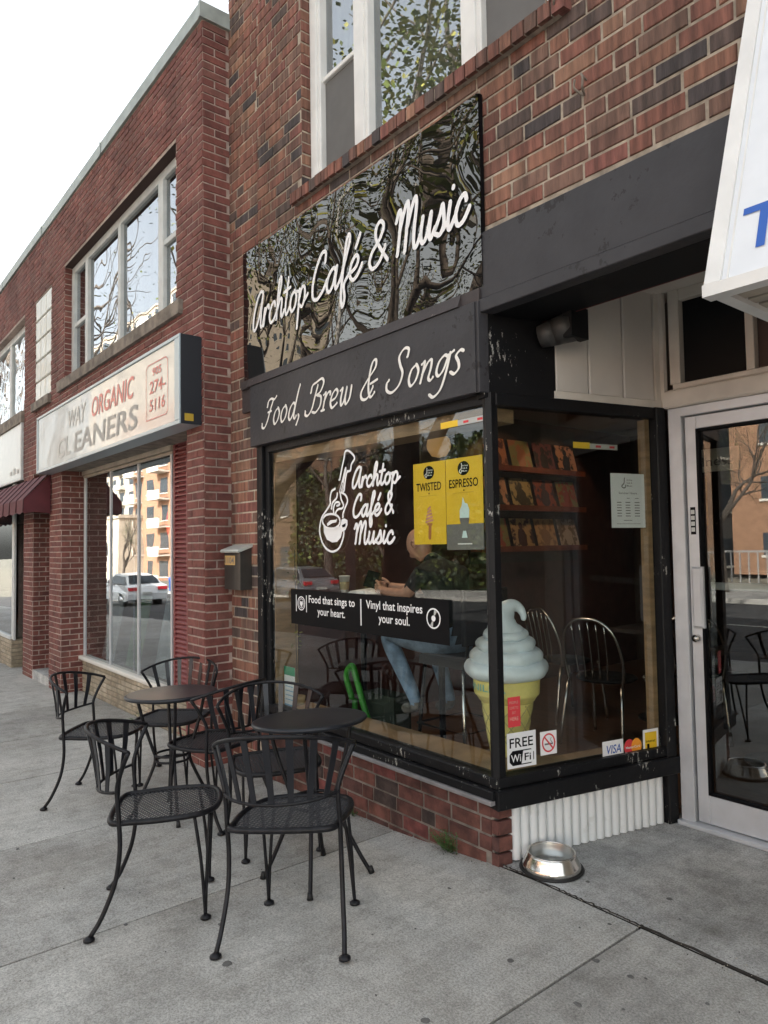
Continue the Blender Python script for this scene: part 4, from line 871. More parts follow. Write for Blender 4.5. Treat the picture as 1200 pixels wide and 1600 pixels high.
mb.poly(fg, [(-3.99, 1.098), (-3.972, 1.122), (-3.973, 1.138), (-3.983, 1.141), (-3.99, 1.133), (-3.997, 1.141), (-4.007, 1.138), (-4.008, 1.122)], .0024)
mb.poly(fg, [(-2.715 + .016 * math.cos(a), 1.115 + .016 * math.sin(a)) for a in [2 * PI * k / 14 for k in range(14)]], .0026)
mb.fbox(fg, -4.056, -4.049, 1.07, 1.18, .0015, .0025); mb.fbox(fg, -3.932, -3.925, 1.07, 1.18, .0015, .0025)
mb.build('plate_and_record_icons', M['white'], BN)
mb = MB()
for a0 in (PI * .30, PI * 1.30): mb.poly(fg, [(-2.715 + r * math.cos(a), 1.115 + r * math.sin(a)) for r, a in [(.018, a0), (.045, a0), (.045, a0 + .25), (.045, a0 + .5), (.018, a0 + .5)]], .0024)
mb.build('record_sheen', M['pale_tone'], BN)
# yellow posters
for k, (a, b, z0, ttl) in enumerate([(-2.877, -2.628, 1.50, 'TWISTED'), (-2.624, -2.366, 1.575, 'ESPRESSO')]):
    lab = ['yellow poster of a twisted cone, the left one of the pair on the glass', 'yellow poster of a soft serve cup with a grey foot, right one of the pair'][k]
    t_ = sticker('window_poster', lab, 'poster', 'yellow posters on the main window', ((a + b) / 2, 2.53, z0))
    mb = MB(); mb.fbox(FY(2.545), a, b, z0 if k == 0 else 1.60, 1.935, 0, .002); mb.build('sheet', M['yellow'], t_)
    fp = FY(2.5425)
    if k: mb = MB(); mb.fbox(FY(2.545), a, b, 1.47, 1.60, 0, .002); mb.build('sheet_foot', M['greyprint'], t_)
    mb = MB(); text(mb, fp, ttl, a + .025, 1.785, b - a - .055, .042, .0008); c_ = (a + b) / 2
    mb.poly(fp, [(c_ + .042 * math.cos(q), 1.88 + .036 * math.sin(q)) for q in [2 * PI * i / 20 for i in range(20)]], .0005)
    mb.fbox(fp, a + .05, b - .06, 1.757, 1.7575, 0, .0008); mb.fbox(fp, c_ - .003, c_ + .003, 1.765, 1.773, 0, .0008)
    mb.build('print', M['black'], t_)
    mb = MB(); text(mb, fp, 'Archtop', c_ - .008, 1.889, .04, .008, .0012); text(mb, fp, 'Cafe &', c_ - .008, 1.876, .035, .008, .0012); text(mb, fp, 'Music', c_ - .008, 1.862, .035, .008, .0012); ribbon(mb, fp, [(c_ - .012, 1.905), (c_ - .014, 1.88), (c_ - .028, 1.868), (c_ - .018, 1.856), (c_ - .01, 1.87)], .005, .001)
    if k: mb.fbox(fp, c_ - .05, c_ + .05, 1.497, 1.503, 0, .001)
    mb.build('badge', M['white'], t_)
    if k == 0:
        mb = MB(); z = 1.60
        ribbon(mb, fp, [(c_, 1.535), (c_ + .004, 1.60)], .022, .0006, 0, None, raw=True); mb.fbox(fp, c_ - .017, c_ + .022, 1.60, 1.612, 0, .001); mb.build('cone_picture', mat('wafer_print', (.45, .16, .05), .5), t_)
        mb = MB()
        for i in range(5): zz = 1.618 + i * .017; r = .026 - i * .0045; ribbon(mb, fp, [(c_ - r, zz), (c_ + r, zz + .01)], .011, .0011)
        mb.build('swirl_picture', mat('swirl_print', (.62, .28, .22), .5), t_)
    else:
        mb = MB(); mb.poly(fp, [(c_ - .032, 1.63), (c_ + .032, 1.63), (c_ + .035, 1.67), (c_ + .022, 1.70), (c_ + .004, 1.705), (c_ - .008, 1.735), (c_ - .018, 1.69), (c_ - .032, 1.67)], .0008); mb.poly(fp, [(c_ - .02, 1.53), (c_ + .02, 1.53), (c_ + .01, 1.565), (c_ - .01, 1.565)], .0012); mb.build('swirl_picture', M['cream_pr'], t_)
        mb = MB(); mb.poly(fp, [(c_ - .02, 1.565), (c_ + .022, 1.565), (c_ + .034, 1.63), (c_ - .034, 1.63)], .001); mb.build('cup_picture', M['greyprint'], t_)
# security tape strips near the top of both windows
for k, (fr, a, b, c_, z) in enumerate([(FY(2.53), -2.64, -2.515, -2.325, 2.095), ((fS[0] - fS[3] * .02, fS[1], fS[2], fS[3]), .53, .64, .83, 1.985)]):
    t_ = sticker('security_tape', ['yellow and red warning tape strip at the top of the main window', 'yellow and red warning tape strip high on the side window'][k], 'tape', 'alarm tape strips on the glass', tuple(fr[0] + fr[1] * a + Z_ * z))
    mb = MB(); mb.fbox(fr, a, b, z, z + .032, 0, .001); mb.build('yellow_end', M['yellow'], t_)
    mb = MB(); mb.fbox(fr, b, c_, z, z + .028, 0, .001); mb.build('white_part', M['pale_tone'], t_)
    mb = MB()
    for q in range(2): u = b + .04 + q * (c_ - b) * .5; mb.fbox(fr, u, u + .035, z + .008, z + .02, .0008, .002)
    mb.build('red_mark', M['redp'], t_)
# ------------------------------------------------------------------ stickers on the side window (frame fS)
fs2 = (fS[0] + fS[3] * -.009, fS[1], fS[2], fS[3])
def loc_s(u, z): return tuple(fs2[0] + fs2[1] * u + Z_ * z)
t_ = sticker('wifi_sticker', 'white square sticker reading FREE WiFi at the bottom of the side window', 'sticker', None, loc_s(.15, .43))
mb = MB(); mb.fbox(fs2, .065, .235, .425, .592, 0, .001); mb.build('sheet', M['white'], t_)
mb = MB(); text(mb, fs2, 'FREE', .080, .522, .138, .044, .0013)
rr = lambda u0, u1, v0, v1, r: [(u0 + r, v0), (u1 - r, v0), (u1, v0 + r), (u1, v1 - r), (u1 - r, v1), (u0 + r, v1), (u0, v1 - r), (u0, v0 + r)]
mb.poly(fs2, rr(.078, .222, .437, .507, .018), .0013); mb.build('print', M['black'], t_)
mb = MB(); text(mb, fs2, 'Wi', .086, .455, .058, .034, .0019); mb.poly(fs2, [(.147, .442), (.213, .442), (.217, .448), (.217, .496), (.213, .502), (.158, .502)], .0017); mb.build('white_print', M['white'], t_)
mb = MB(); text(mb, fs2, 'Fi', .165, .455, .038, .034, .0023); mb.build('print', M['black'], t_)
t_ = sticker('no_smoking_sticker', 'small white no smoking sticker beside the WiFi sticker', 'sticker', None, loc_s(.3, .46))
mb = MB(); mb.fbox(fs2, .262, .362, .462, .575, 0, .001); mb.build('sheet', M['white'], t_)
mb = MB(); cx_, cz_ = .312, .519
ribbon(mb, fs2, [(cx_ + .037 * math.cos(2 * PI * k / 24), cz_ + .042 * math.sin(2 * PI * k / 24)) for k in range(25)], .008, .0012, 0, None, raw=True); ribbon(mb, fs2, [(cx_ - .026, cz_ + .030), (cx_ + .026, cz_ - .030)], .008, .003, 0, None, raw=True); mb.build('red_circle', M['redp'], t_)
mb = MB(); mb.fbox(fs2, cx_ - .024, cx_ + .026, cz_ - .010, cz_ - .002, .0008, .0016); ribbon(mb, fs2, [(cx_ + .022, cz_), (cx_ + .012, cz_ + .012), (cx_ + .016, cz_ + .024)], .003, .0014); mb.build('print', M['greyprint'], t_)
t_ = sticker('visa_sticker', 'blue and white VISA sticker, left of the three card stickers', 'sticker', 'card stickers', loc_s(.7, .37))
mb = MB(); mb.fbox(fs2, .655, .795, .372, .475, 0, .001); mb.build('sheet', M['white'], t_)
mb = MB(); mb.fbox(fs2, .655, .795, .372, .398, .0008, .0015); text(mb, fs2, 'VISA', .675, .410, .105, .042, .0013, 0, .15); mb.build('print', M['visablue'], t_)
t_ = sticker('card_circles_sticker', 'card sticker of overlapping red and orange circles between two card stickers', 'sticker', 'card stickers', loc_s(.86, .37))
mb = MB(); mb.poly(fs2, [(.838 + .036 * math.cos(a), .424 + .042 * math.sin(a)) for a in [2 * PI * k / 24 for k in range(24)]], .0005); mb.build('red_disc', M['redp'], t_)
mb = MB(); mb.poly(fs2, [(.887 + .036 * math.cos(a), .424 + .042 * math.sin(a)) for a in [2 * PI * k / 24 for k in range(24)]], .0008); mb.build('orange_disc', M['orange'], t_)
mb = MB(); text(mb, fs2, 'MasterCard', .812, .418, .10, .012, .0012); mb.build('print', M['white'], t_)
t_ = sticker('yellow_card_sticker', 'white edged yellow card sticker at the right end of the side window', 'sticker', 'card stickers', loc_s(.98, .38))
mb = MB(); mb.fbox(fs2, .935, 1.045, .375, .50, 0, .001); mb.build('sheet', M['white'], t_)
mb = MB(); mb.fbox(fs2, .948, 1.032, .39, .485, .0006, .0014); mb.build('yellow_field', M['yellow'], t_)
mb = MB(); text(mb, fs2, 'Interac', .953, .432, .068, .014, .0019, 0, .0); mb.fbox(fs2, .962, .978, .395, .425, .001, .0018); mb.build('print', M['black'], t_)
t_ = sticker('red_notice', 'small red notice with pale print above the WiFi sticker', 'notice', None, loc_s(.12, .63))
mb = MB(); mb.fbox(fs2, .075, .148, .62, .762, 0, .001); mb.build('sheet', M['redp'], t_)
mb = MB()
for k, (s_, z) in enumerate([('PEOPLE', .73), ('LOVE TO', .705), ('EAT', .682), ('HERE', .65)]): text(mb, fs2, s_, .085 + (k == 2) * .015, z, .05 - (k == 2) * .03, .012 + .006 * (k == 3), .0014)
mb.build('print', M['pink'], t_)
t_ = sticker('hours_notice', 'white sheet of opening hours taped inside the side window', 'notice', None, loc_s(.8, 1.57))
fn = (fS[0] - fS[3] * .02, fS[1], fS[2], fS[3])
mb = MB(); mb.fbox(fn, .775, 1.015, 1.572, 1.862, 0, .001); mb.build('sheet', M['paper'], t_)
mb = MB(); text(mb, fn, 'Summer Hours', .83, 1.752, .13, .011, .0014)
for r in range(6):
    for c_, wd_ in ((.815, .032), (.875, .034), (.94, .036)): mb.fbox(fn, c_, c_ + wd_, 1.705 - r * .0145, 1.7095 - r * .0145, .0011, .0014)
mb.fbox(fn, .885, .905, 1.728, 1.731, .0011, .0014); mb.fbox(fn, .945, .97, 1.728, 1.731, .0011, .0014); mb.fbox(fn, .86, .92, 1.61, 1.613, .0011, .0014); mb.fbox(fn, .81, .98, 1.592, 1.594, .0011, .0014)
ribbon(mb, fn, [(.872, 1.838), (.868, 1.81), (.852, 1.795), (.862, 1.785), (.876, 1.788), (.878, 1.80)], .006, .0014)
for k in range(3): text(mb, fn, ['Archtop', 'Cafe &', 'Music'][k], .888, 1.824 - k * .016, .04, .009, .0014)
mb.build('print', M['greyprint'], t_)
# brochure at the lower left of the main window
t_ = sticker('brochure', 'green and white leaflet standing on the inner sill at the left end of the window', 'leaflet', None, (-4.37, 2.62, .355))
mb = MB(); mb.fbox(FY(2.62), -4.375, -4.235, .36, .66, 0, .002); mb.build('sheet', M['paper'], t_)
mb = MB(); mb.fbox(FY(2.62), -4.375, -4.235, .60, .66, .0015, .003); mb.build('green_band', M['green'], t_)
mb = MB(); mb.fbox(FY(2.62), -4.37, -4.24, .365, .40, .0015, .003)
for k in range(5): mb.fbox(FY(2.62), -4.36, -4.26 + .01 * (k % 3), .43 + k * .03, .436 + k * .03, .0015, .003)
mb.build('print', mat('pale_blue_print', (.2, .42, .62), .5), t_)
# posters inside the cleaners' window
pc = [('white', 'white poster board leaning inside the left pane of the shop window', -8.55, -8.15), ('green', 'green poster board leaning inside the middle pane of the shop window', -7.75, -7.35), ('pale_tone', 'pale blue poster board leaning inside the right pane of the shop window', -6.95, -6.45)]
for c_, lab, a, b in pc:
    mb = MB(); mb.add([(a, 2.66, .25), (b, 2.66, .25), (b, 2.80, 1.0), (a, 2.80, 1.0), (a, 2.67, .25), (b, 2.67, .25), (b, 2.81, 1.0), (a, 2.81, 1.0)], [(0, 1, 2, 3), (4, 7, 6, 5), (0, 4, 5, 1), (3, 2, 6, 7), (0, 3, 7, 4), (1, 5, 6, 2)])
    tag(centre_of(mb.build('poster_board', mat('board_' + c_, {'white': (.7, .72, .72), 'green': (.12, .3, .14), 'pale_tone': (.5, .6, .66)}[c_], .5, var=.2))), lab, 'poster', 'poster boards in the cleaners window')
mb = MB(); mb.tube([(-6.50 + .075 * math.cos(2 * PI * k / 20), 2.66, 1.74 + .12 * math.sin(2 * PI * k / 20)) for k in range(20)], .018, 8, closed=True)
tag(centre_of(mb.build('open_sign_letter', emis('red_neon', (.8, .08, .05), .5))), 'red neon letter O hanging inside the right pane of the shop window', 'neon sign')
# mailbox on the café's brick pier
MBX = thing('mailbox', 'dark metal mailbox with a pale lid and brass house number on the brick pier', 'mailbox', (-4.78, 2.525, 1.19))
mb = MB(); O_ = [(2.425, 1.19), (2.518, 1.19), (2.518, 1.50), (2.425, 1.465)]; mb.prism(FX(0), O_, -4.905, -4.655); mb.build('box', mat('mailbox_metal', (.085, .082, .075), .28, metal=.6, var=.1), MBX)
mb = MB(); mb.prism(FX(0), [(2.405, 1.462), (2.52, 1.502), (2.52, 1.522), (2.405, 1.485), (2.398, 1.472)], -4.925, -4.64); mb.build('lid', mat('pale_lid', (.55, .58, .54), .35, metal=.3), MBX)
mb = MB(); mb.fbox(FY(2.425), -4.895, -4.735, 1.37, 1.44, 0, .002); mb.build('number_plate', mat('brass_plate', (.50, .32, .12), .5), MBX)
mb = MB(); text(mb, FY(2.425), '1104', -4.885, 1.382, .135, .046, .0026); mb.build('numerals', M['greyprint'], MBX)
# security light / speaker under the fascia
SPK = thing('wall_speaker', 'black round-backed speaker under the fascia at the recess corner', 'speaker', (-2.09, 2.86, 2.5))
mb = MB(); mb.tube([(-2.20, 2.80, 2.52), (-2.13, 2.83, 2.535)], [.055, .068], 18); mb.tube([(-2.13, 2.83, 2.535), (-2.05, 2.865, 2.55)], [.068, .075], 18); mb.build('body', mat('dark_grey_plastic', (.035, .035, .035), .5), SPK)
mb = MB(); mb.box((-2.06, 2.80, 2.485), (-2.01, 2.935, 2.635)); mb.build('bracket', M['blackm'], SPK)

# ================================================================== pavement furniture
CH = MB
def make_chair():
    t_ = thing('bistro_chair', 'x', 'chair', (0, 0, 0), 'black iron bistro chairs outside the café')
    # seat outline, rear is -y
    so = crom([(-.17, -.19), (.17, -.19), (.215, -.10), (.225, .05), (.19, .19), (.09, .245), (-.09, .245), (-.19, .19), (-.225, .05), (-.215, -.10)], 6, True)
    mb = MB(); mb.tube([(p.x, p.y, .43) for p in so], .0125, 8, closed=True); mb.build('seat_rim', M['iron'], t_)
    # expanded-metal seat: real lattice
    mb = MB(); poly = [(p.x, p.y) for p in so]
    def clip(c0, dx, dy):
        ts = []
        n = len(poly)
        for i in range(n):
            ax, ay = poly[i]; bx_, by = poly[(i + 1) % n]; ex, ey = bx_ - ax, by - ay; den = dx * ey - dy * ex
            if abs(den) < 1e-9: continue
            t1 = ((ax - c0[0]) * ey - (ay - c0[1]) * ex) / den; s1 = ((ax - c0[0]) * dy - (ay - c0[1]) * dx) / den
            if 0 <= s1 <= 1: ts.append(t1)
        return (min(ts), max(ts)) if len(ts) >= 2 else None
    for sg in (-1, 1):
        dx, dy = math.cos(sg * .52), math.sin(sg * .52); nx_, ny_ = -dy, dx
        for k in range(-30, 31):
            c0 = (nx_ * k * .0165, .03 + ny_ * k * .0165); r = clip(c0, dx, dy)
            if not r: continue
            a = Vector((c0[0] + dx * r[0], c0[1] + dy * r[0], 0)); b = Vector((c0[0] + dx * r[1], c0[1] + dy * r[1], 0)); nn = Vector((nx_, ny_, 0)) * .0012
            z0, z1 = .4265 + sg * .0006, .4295 + sg * .0006
            mb.add([a - nn + Z_ * z1, b - nn + Z_ * z1, b + nn + Z_ * z1, a + nn + Z_ * z1, a - nn + Z_ * z0, b - nn + Z_ * z0, b + nn + Z_ * z0, a + nn + Z_ * z0], [(0, 1, 2, 3), (4, 7, 6, 5), (0, 4, 5, 1), (3, 2, 6, 7)])
    mb.build('seat_mesh', M['lattice'], t_)
    for s in (-1, 1):
        mb = MB(); mb.tube(crom([(s * .245, -.26, .012), (s * .238, -.215, .08), (s * .228, -.165, .2), (s * .226, -.145, .32), (s * .228, -.145, .43), (s * .228, -.150, .52), (s * .232, -.150, .58), (s * .262, -.125, .66), (s * .292, -.095, .728)], 4), .0095, 8)
        mb.tube([(s * .205, -.12, .43), (s * .228, -.146, .43)], .010, 6); r_ = mb.build('rear_leg', M['iron'], t_)
        mb = MB(); mb.lathe([(.0095, .018), (.0215, .0105), (.0225, .007), (.0225, .002), (.018, 0)], (s * .246, -.262, 0), 12); mb.build('foot', M['iron'], r_)
        mb = MB(); mb.tube(crom([(s * .190, .150, .425), (s * .192, .172, .25), (s * .190, .182, .10), (s * .190, .186, .012)], 4), .0072, 8)
        mb.tube(crom([(s * .150, .212, .425), (s * .172, .200, .25), (s * .184, .190, .10), (s * .190, .186, .012)], 4), .0072, 8); f_ = mb.build('front_leg', M['iron'], t_)
        mb = MB(); mb.lathe([(.0095, .018), (.0215, .0105), (.0225, .007), (.0225, .002), (.018, 0)], (s * .190, .187, 0), 12); mb.build('foot', M['iron'], f_)
    top = lambda a: Vector((.292 * math.sin(a) / math.sin(1.15), -.095 - .215 * (math.cos(a) - math.cos(1.15)) / (1 - math.cos(1.15)), .728 + .072 * (1 - abs(a / 1.15) ** 2)))
    low = lambda a: Vector((.232 * math.sin(a) / math.sin(1.15), -.150 - .115 * (math.cos(a) - math.cos(1.15)) / (1 - math.cos(1.15)), .560 - .018 * (1 - abs(a / 1.15) ** 2)))
    mb = MB(); mb.tube([top(-1.15 + 2.3 * i / 24) for i in range(25)], .0085, 8); mb.build('top_rail', M['iron'], t_)
    mb = MB(); mb.tube([low(-1.15 + 2.3 * i / 20) for i in range(21)], .0068, 8); mb.build('lower_rail', M['iron'], t_)
    for i in range(7):
        a = -.86 + 1.72 * i / 6; p0 = low(a); p1 = top(a); mb = MB()
        d_ = (top(a + .05) - top(a - .05)).normalized(); e_ = (low(a + .05) - low(a - .05)).normalized()
        nrm = (p1 - p0).cross(d_).normalized() * .0022; md = (p0 + p1) / 2 - nrm * 3 * (1 if nrm.y > 0 else -1)
        q = [(p0, e_ * .0115), (p0.lerp(p1, .5) + Vector((0, .004, -.0)), (d_ + e_) * .0065), (p1, d_ * .0150)]
        vs = []
        for p, h in q: vs += [p - h - nrm, p + h - nrm, p + h + nrm, p - h + nrm]
        mb.add(vs, [(0, 1, 2, 3), (8, 11, 10, 9)] + [(k + j, k + 4 + j, k + 4 + (j + 1) % 4, k + (j + 1) % 4) for k in (0, 4) for j in range(4)])
        mb.build('back_slat', M['ironslat'], t_)
    return t_
def copy_tree(o, parent=None):
    c = o.copy(); COL.objects.link(c); c.parent = parent
    for ch in list(o.children): copy_tree(ch, c)
    return c
c0 = make_chair()
CHAIRS = [(-2.50, 1.555, (-.666, .746), 'black iron chair nearest the camera with its slatted back turned to us'),
          (-3.10, 1.235, (.463, .886), 'black iron chair seen from its side in front of the two tables, mesh seat lit'),
          (-4.88, 1.52, (.64, .77), 'black iron chair at the far left edge of the group by the open pavement'),
          (-4.90, 2.02, (.66, -.75), 'black iron chair against the red brick pier behind the far table'),
          (-4.02, 1.93, (-.93, -.36), 'black iron chair between the two tables turned towards the far table'),
          (-3.36, 1.96, (.93, -.36), 'black iron chair behind the near table with its back to the café window')]
for i, (x, y, d_, lab) in enumerate(CHAIRS):
    o = c0 if i == 0 else copy_tree(c0)
    o.location = (x, y, gz(x) + .002); o.rotation_euler = (0, 0, math.atan2(-d_[0], d_[1])); o['label'] = lab; o.name = 'bistro_chair'
    tl = (gz(x + .25) - gz(x - .25)) / .5; o.rotation_euler = (Matrix.Rotation(-math.atan(tl), 3, 'Y') @ Matrix.Rotation(math.atan2(-d_[0], d_[1]), 3, 'Z')).to_euler(); o.location.z = (gz(x + .25) + gz(x - .25)) / 2 + .003
def make_table():
    t_ = thing('bistro_table', 'x', 'table', (0, 0, 0), 'round black bistro tables')
    mb = MB(); mb.lathe([(.002, .706), (.262, .706), (.272, .708), (.277, .716), (.274, .724), (.266, .728), (.25, .726), (.002, .726)], n=48); mb.build('table_top', mat('black_table_enamel', (.012, .014, .019), .34, spec=.4, bump=.03, bscale=60), t_)
    for k in range(4):
        a = PI / 4 + k * PI / 2; c_, s_ = math.cos(a), math.sin(a)
        mb = MB(); mb.tube(crom([(c_ * .20, s_ * .20, .706), (c_ * .165, s_ * .165, .56), (c_ * .115, s_ * .115, .40), (c_ * .10, s_ * .10, .345), (c_ * .12, s_ * .12, .27), (c_ * .20, s_ * .20, .10), (c_ * .255, s_ * .255, .0)], 4), .0098, 8); l_ = mb.build('leg', M['iron'], t_)
        mb = MB(); mb.tube([(c_ * .252, s_ * .252, .03), (c_ * .258, s_ * .258, 0)], [.0105, .014], 10); mb.build('foot', M['rubber'], l_)
    for z, r in ((.36, .10), (.325, .098)):
        mb = MB(); mb.tube([(r * math.cos(2 * PI * i / 24), r * math.sin(2 * PI * i / 24), z) for i in range(24)], .0072, 8, closed=True); mb.build('ring', M['iron'], t_)
    mb = MB(); mb.tube([(.2 * math.cos(2 * PI * i / 24), .2 * math.sin(2 * PI * i / 24), .698) for i in range(24)], .007, 8, closed=True); mb.build('apron_ring', M['iron'], t_)
    return t_
t0 = make_table(); t1 = copy_tree(t0)
for o, x, y, r, lab in ((t0, -2.86, 1.88, .08, 'round black table nearest the café window'), (t1, -4.22, 1.74, .5, 'round black table farther along, towards the red brick shop')):
    tl = (gz(x + .25) - gz(x - .25)) / .5; o.location = (x, y, (gz(x + .25) + gz(x - .25)) / 2 + .002); o.rotation_euler = (Matrix.Rotation(-math.atan(tl), 3, 'Y') @ Matrix.Rotation(r, 3, 'Z')).to_euler(); o['label'] = lab; o.name = 'bistro_table'
# dog bowl
bx0, by0 = -2.115, 2.675
DB = thing('dog_bowl', 'shiny steel dog bowl of water on the ground by the white fluted panel', 'dog bowl', (bx0, by0, 0))
mb = MB(); mb.lathe([(.134, .006), (.138, .010), (.128, .030), (.112, .066), (.110, .074), (.106, .077), (.102, .074)], (bx0, by0, .002), 56, caps=False); mb.tube([(bx0 + .106 * math.cos(2 * PI * i / 40), by0 + .106 * math.sin(2 * PI * i / 40), .078) for i in range(40)], .0042, 8, closed=True); mb.build('bowl', M['chrome'], DB)
mb = MB(); mb.lathe([(.103, .074), (.099, .055), (.092, .025), (.080, .016), (.0, .015)], (bx0, by0, .002), 56, caps=False); mb.build('bowl_inside', mat('brushed_steel', (.45, .44, .42), .34, metal=1.0), DB)
mb = MB(); mb.lathe([(.130, 0), (.142, .0), (.147, .006), (.143, .012), (.132, .010)], (bx0, by0, .001), 40); mb.build('rubber_ring', M['rubber'], DB)
mb = MB(); mb.lathe([(.096, .046), (.0, .046)], (bx0, by0, .002), 32, caps=False); mb.build('water', M['water'], DB)
# weeds
def weed(x, y, n, h, lab, seed, sp=.09):
    rnd = random.Random(seed); t_ = thing('weed', lab, 'weed', (x, y, gz(x))); mb = MB(); st = MB(); z0 = gz(x)
    for i in range(n):
        a = rnd.uniform(0, 2 * PI); L = h * rnd.uniform(.4, 1); r = sp * rnd.uniform(.2, 1); bx_ = x + rnd.uniform(-sp, sp) * .5; by = y + rnd.uniform(-.01, .01)
        tip = Vector((bx_ + math.cos(a) * r, by - abs(math.sin(a)) * r, z0 + L)); st.tube([(bx_, by, z0), ((bx_ + tip.x) / 2, (by + tip.y) / 2, z0 + L * .6), tip], .0012, 4)
        for k in range(5):
            p = Vector((bx_, by, z0)).lerp(tip, .3 + .17 * k); an = rnd.uniform(0, 2 * PI); l_ = rnd.uniform(.008, .018); d_ = Vector((math.cos(an), math.sin(an), rnd.uniform(-.2, .6))).normalized(); s_ = d_.cross(Z_).normalized() * l_ * .35
            mb.add([p, p + d_ * l_ * .5 + s_, p + d_ * l_, p + d_ * l_ * .5 - s_], [(0, 1, 2, 3)])
    mb.build('leaves', M['weed'], t_); st.build('stems', M['weed'], t_)
weed(-2.60, 2.50, 34, .13, 'small green weed growing from the crack below the dark brick base', 3)
weed(-6.6, 2.47, 40, .10, 'low green weeds at the foot of the tan brick base', 5, .2)
weed(-3.4, 2.50, 8, .06, 'tiny weed sprig at the brick base beneath the main window', 8, .03)
# ================================================================== inside the café
# ice cream display
IC = thing('ice_cream_display', 'big pale blue soft serve cone figure on a yellow wafer standing in the corner window', 'display figure', (-2.56, 2.90, .387))
cx, cy_, cz = -2.56, 2.90, .387
mb = MB(); mb.lathe([(.098, 0), (.104, .01), (.110, .06), (.150, .30), (.155, .315)], (cx, cy_, cz), 40); wf = mb.build('wafer', M['cone'], IC)
mb = MB(); mb.lathe([(.150, .305), (.165, .318), (.178, .340), (.190, .352), (.192, .36), (.196, .44), (.192, .455)], (cx, cy_, cz), 40); mb.build('cup_rim', M['cone'], IC)
mb = MB()
for sg in (-1, 1):
    for k in range(9):
        pts = []
        for i in range(15):
            t_ = i / 14; a = k * 2 * PI / 9 + sg * t_ * 1.5; r = .110 + .042 * t_ + .001; pts.append((cx + r * math.cos(a), cy_ + r * math.sin(a), cz + .05 + t_ * .25))
        mb.tube(pts, .0028, 4)
mb.build('wafer_groove', M['cone_dk'], IC)
prof = []
tiers = [(.455, .248, .085), (.535, .215, .075), (.605, .178, .065), (.668, .135, .055)]
vs = []; rings = []
N_ = 48
def tierR(z):
    base = max(.03, .235 - (z - .455) * .62 / 1.0 * .78)
    return base
mb = MB(); 
for (z, r, h) in tiers:
    pr = []
    for i in range(9):
        a = -PI / 2 + PI * i / 8; pr.append((r - .045 + .045 * math.cos(a), z + h * .55 * (math.sin(a) + 1)))
    b0 = len(mb.v)
    vv = []
    for rr_, zz in [(max(0.02, pr[0][0] - .1), pr[0][1])] + pr + [(max(.02, pr[-1][0] - .1), pr[-1][1] + .01)]:
        for q in range(N_):
            a = 2 * PI * q / N_; sc = 1 + .022 * math.cos(a * 7 + z * 40) ; vv.append((cx + rr_ * sc * math.cos(a), cy_ + rr_ * sc * math.sin(a), cz + zz - .012 * math.cos(a + 1)))
    n_r = len(pr) + 2
    mb.add(vv, [(i * N_ + q, i * N_ + (q + 1) % N_, (i + 1) * N_ + (q + 1) % N_, (i + 1) * N_ + q) for i in range(n_r - 1) for q in range(N_)] + [[q for q in range(N_)][::-1], [(n_r - 1) * N_ + q for q in range(N_)]], 0, True)
# curled tip: leans to the right as seen from the street corner
rx = Vector((CR.x, CR.y, 0)).normalized()
tip = [Vector((cx, cy_, cz + z)) + rx * o_ for z, o_ in [(.69, 0), (.74, -.015), (.80, -.012), (.84, .012), (.862, .048), (.850, .085), (.812, .108), (.775, .110)]]
mb.tube(crom(tip, 4), [.118, .110, .104, .100, .095, .088, .082, .078, .074, .070, .067, .062, .058, .054, .050, .046, .042, .038, .034, .031, .028, .026, .024, .022, .020, .019, .018, .016, .010][:len(crom(tip, 4))], 20)
mb.build('soft_serve', M['ice'], IC)
mb = MB()
fT = (Vector((cx, cy_, cz)), X_, Z_, -Y_)
vs, fs = text_pts('VANILLA'); x0 = min(v.x for v in vs); x1 = max(v.x for v in vs)
vv = []
for v in vs:
    a = math.radians(205) + (v.x - x0) / (x1 - x0) * math.radians(105); r = .1975; vv.append((cx + r * math.cos(a), cy_ + r * math.sin(a), cz + .385 + v.y * .055))
mb.add(vv, fs); mb.build('lettering', M['teal'], IC)
IC.scale = (.9, .9, .9)
# record shelves on the back wall
SH = thing('record_shelf', 'dark red wall shelving that displays record sleeves at the back of the café', 'shelf', (-4.8, 5.9, 1.4))
ysh = 5.55
rows = [2.262, 1.865, 1.448]
mb = MB(); mb.box((-4.862, 5.0, 1.3), (-4.852, 6.75, 2.75)); mb.build('back_board', M['wall_in2'], SH)
for z in rows:
    mb = MB(); mb.box((-4.851, 5.02, z - .03), (-4.72, 6.72, z)); mb.box((-4.719, 5.02, z - .035), (-4.70, 6.72, z + .02)); mb.build('shelf_board', M['shelfw'], SH)
cov = [((.55, .22, .10), (.10, .03, .02)), ((.28, .26, .10), (.40, .16, .08)), ((.20, .05, .05), (.03, .02, .02)), ((.62, .30, .16), (.02, .02, .02)), ((.50, .38, .16), (.06, .05, .03)), ((.35, .10, .07), (.08, .06, .08)), ((.30, .28, .10), (.40, .10, .06)), ((.55, .35, .16), (.08, .03, .03)), ((.62, .38, .18), (.35, .20, .10)), ((.25, .18, .12), (.6, .5, .4))]
desc = ['orange sleeve with a dark figure', 'olive sleeve with a pale centre', 'dark red sleeve', 'orange sleeve with two dark shapes', 'tan sleeve with a dark square', 'brownish red sleeve', 'green and red sleeve', 'tan sleeve with a dark portrait shape', 'plain orange tan sleeve', 'grey brown sleeve']
posn = ['top row of record shelf', 'middle row of record shelf', 'bottom row of record shelf']; ordn = ['first', 'second', 'third', 'fourth']
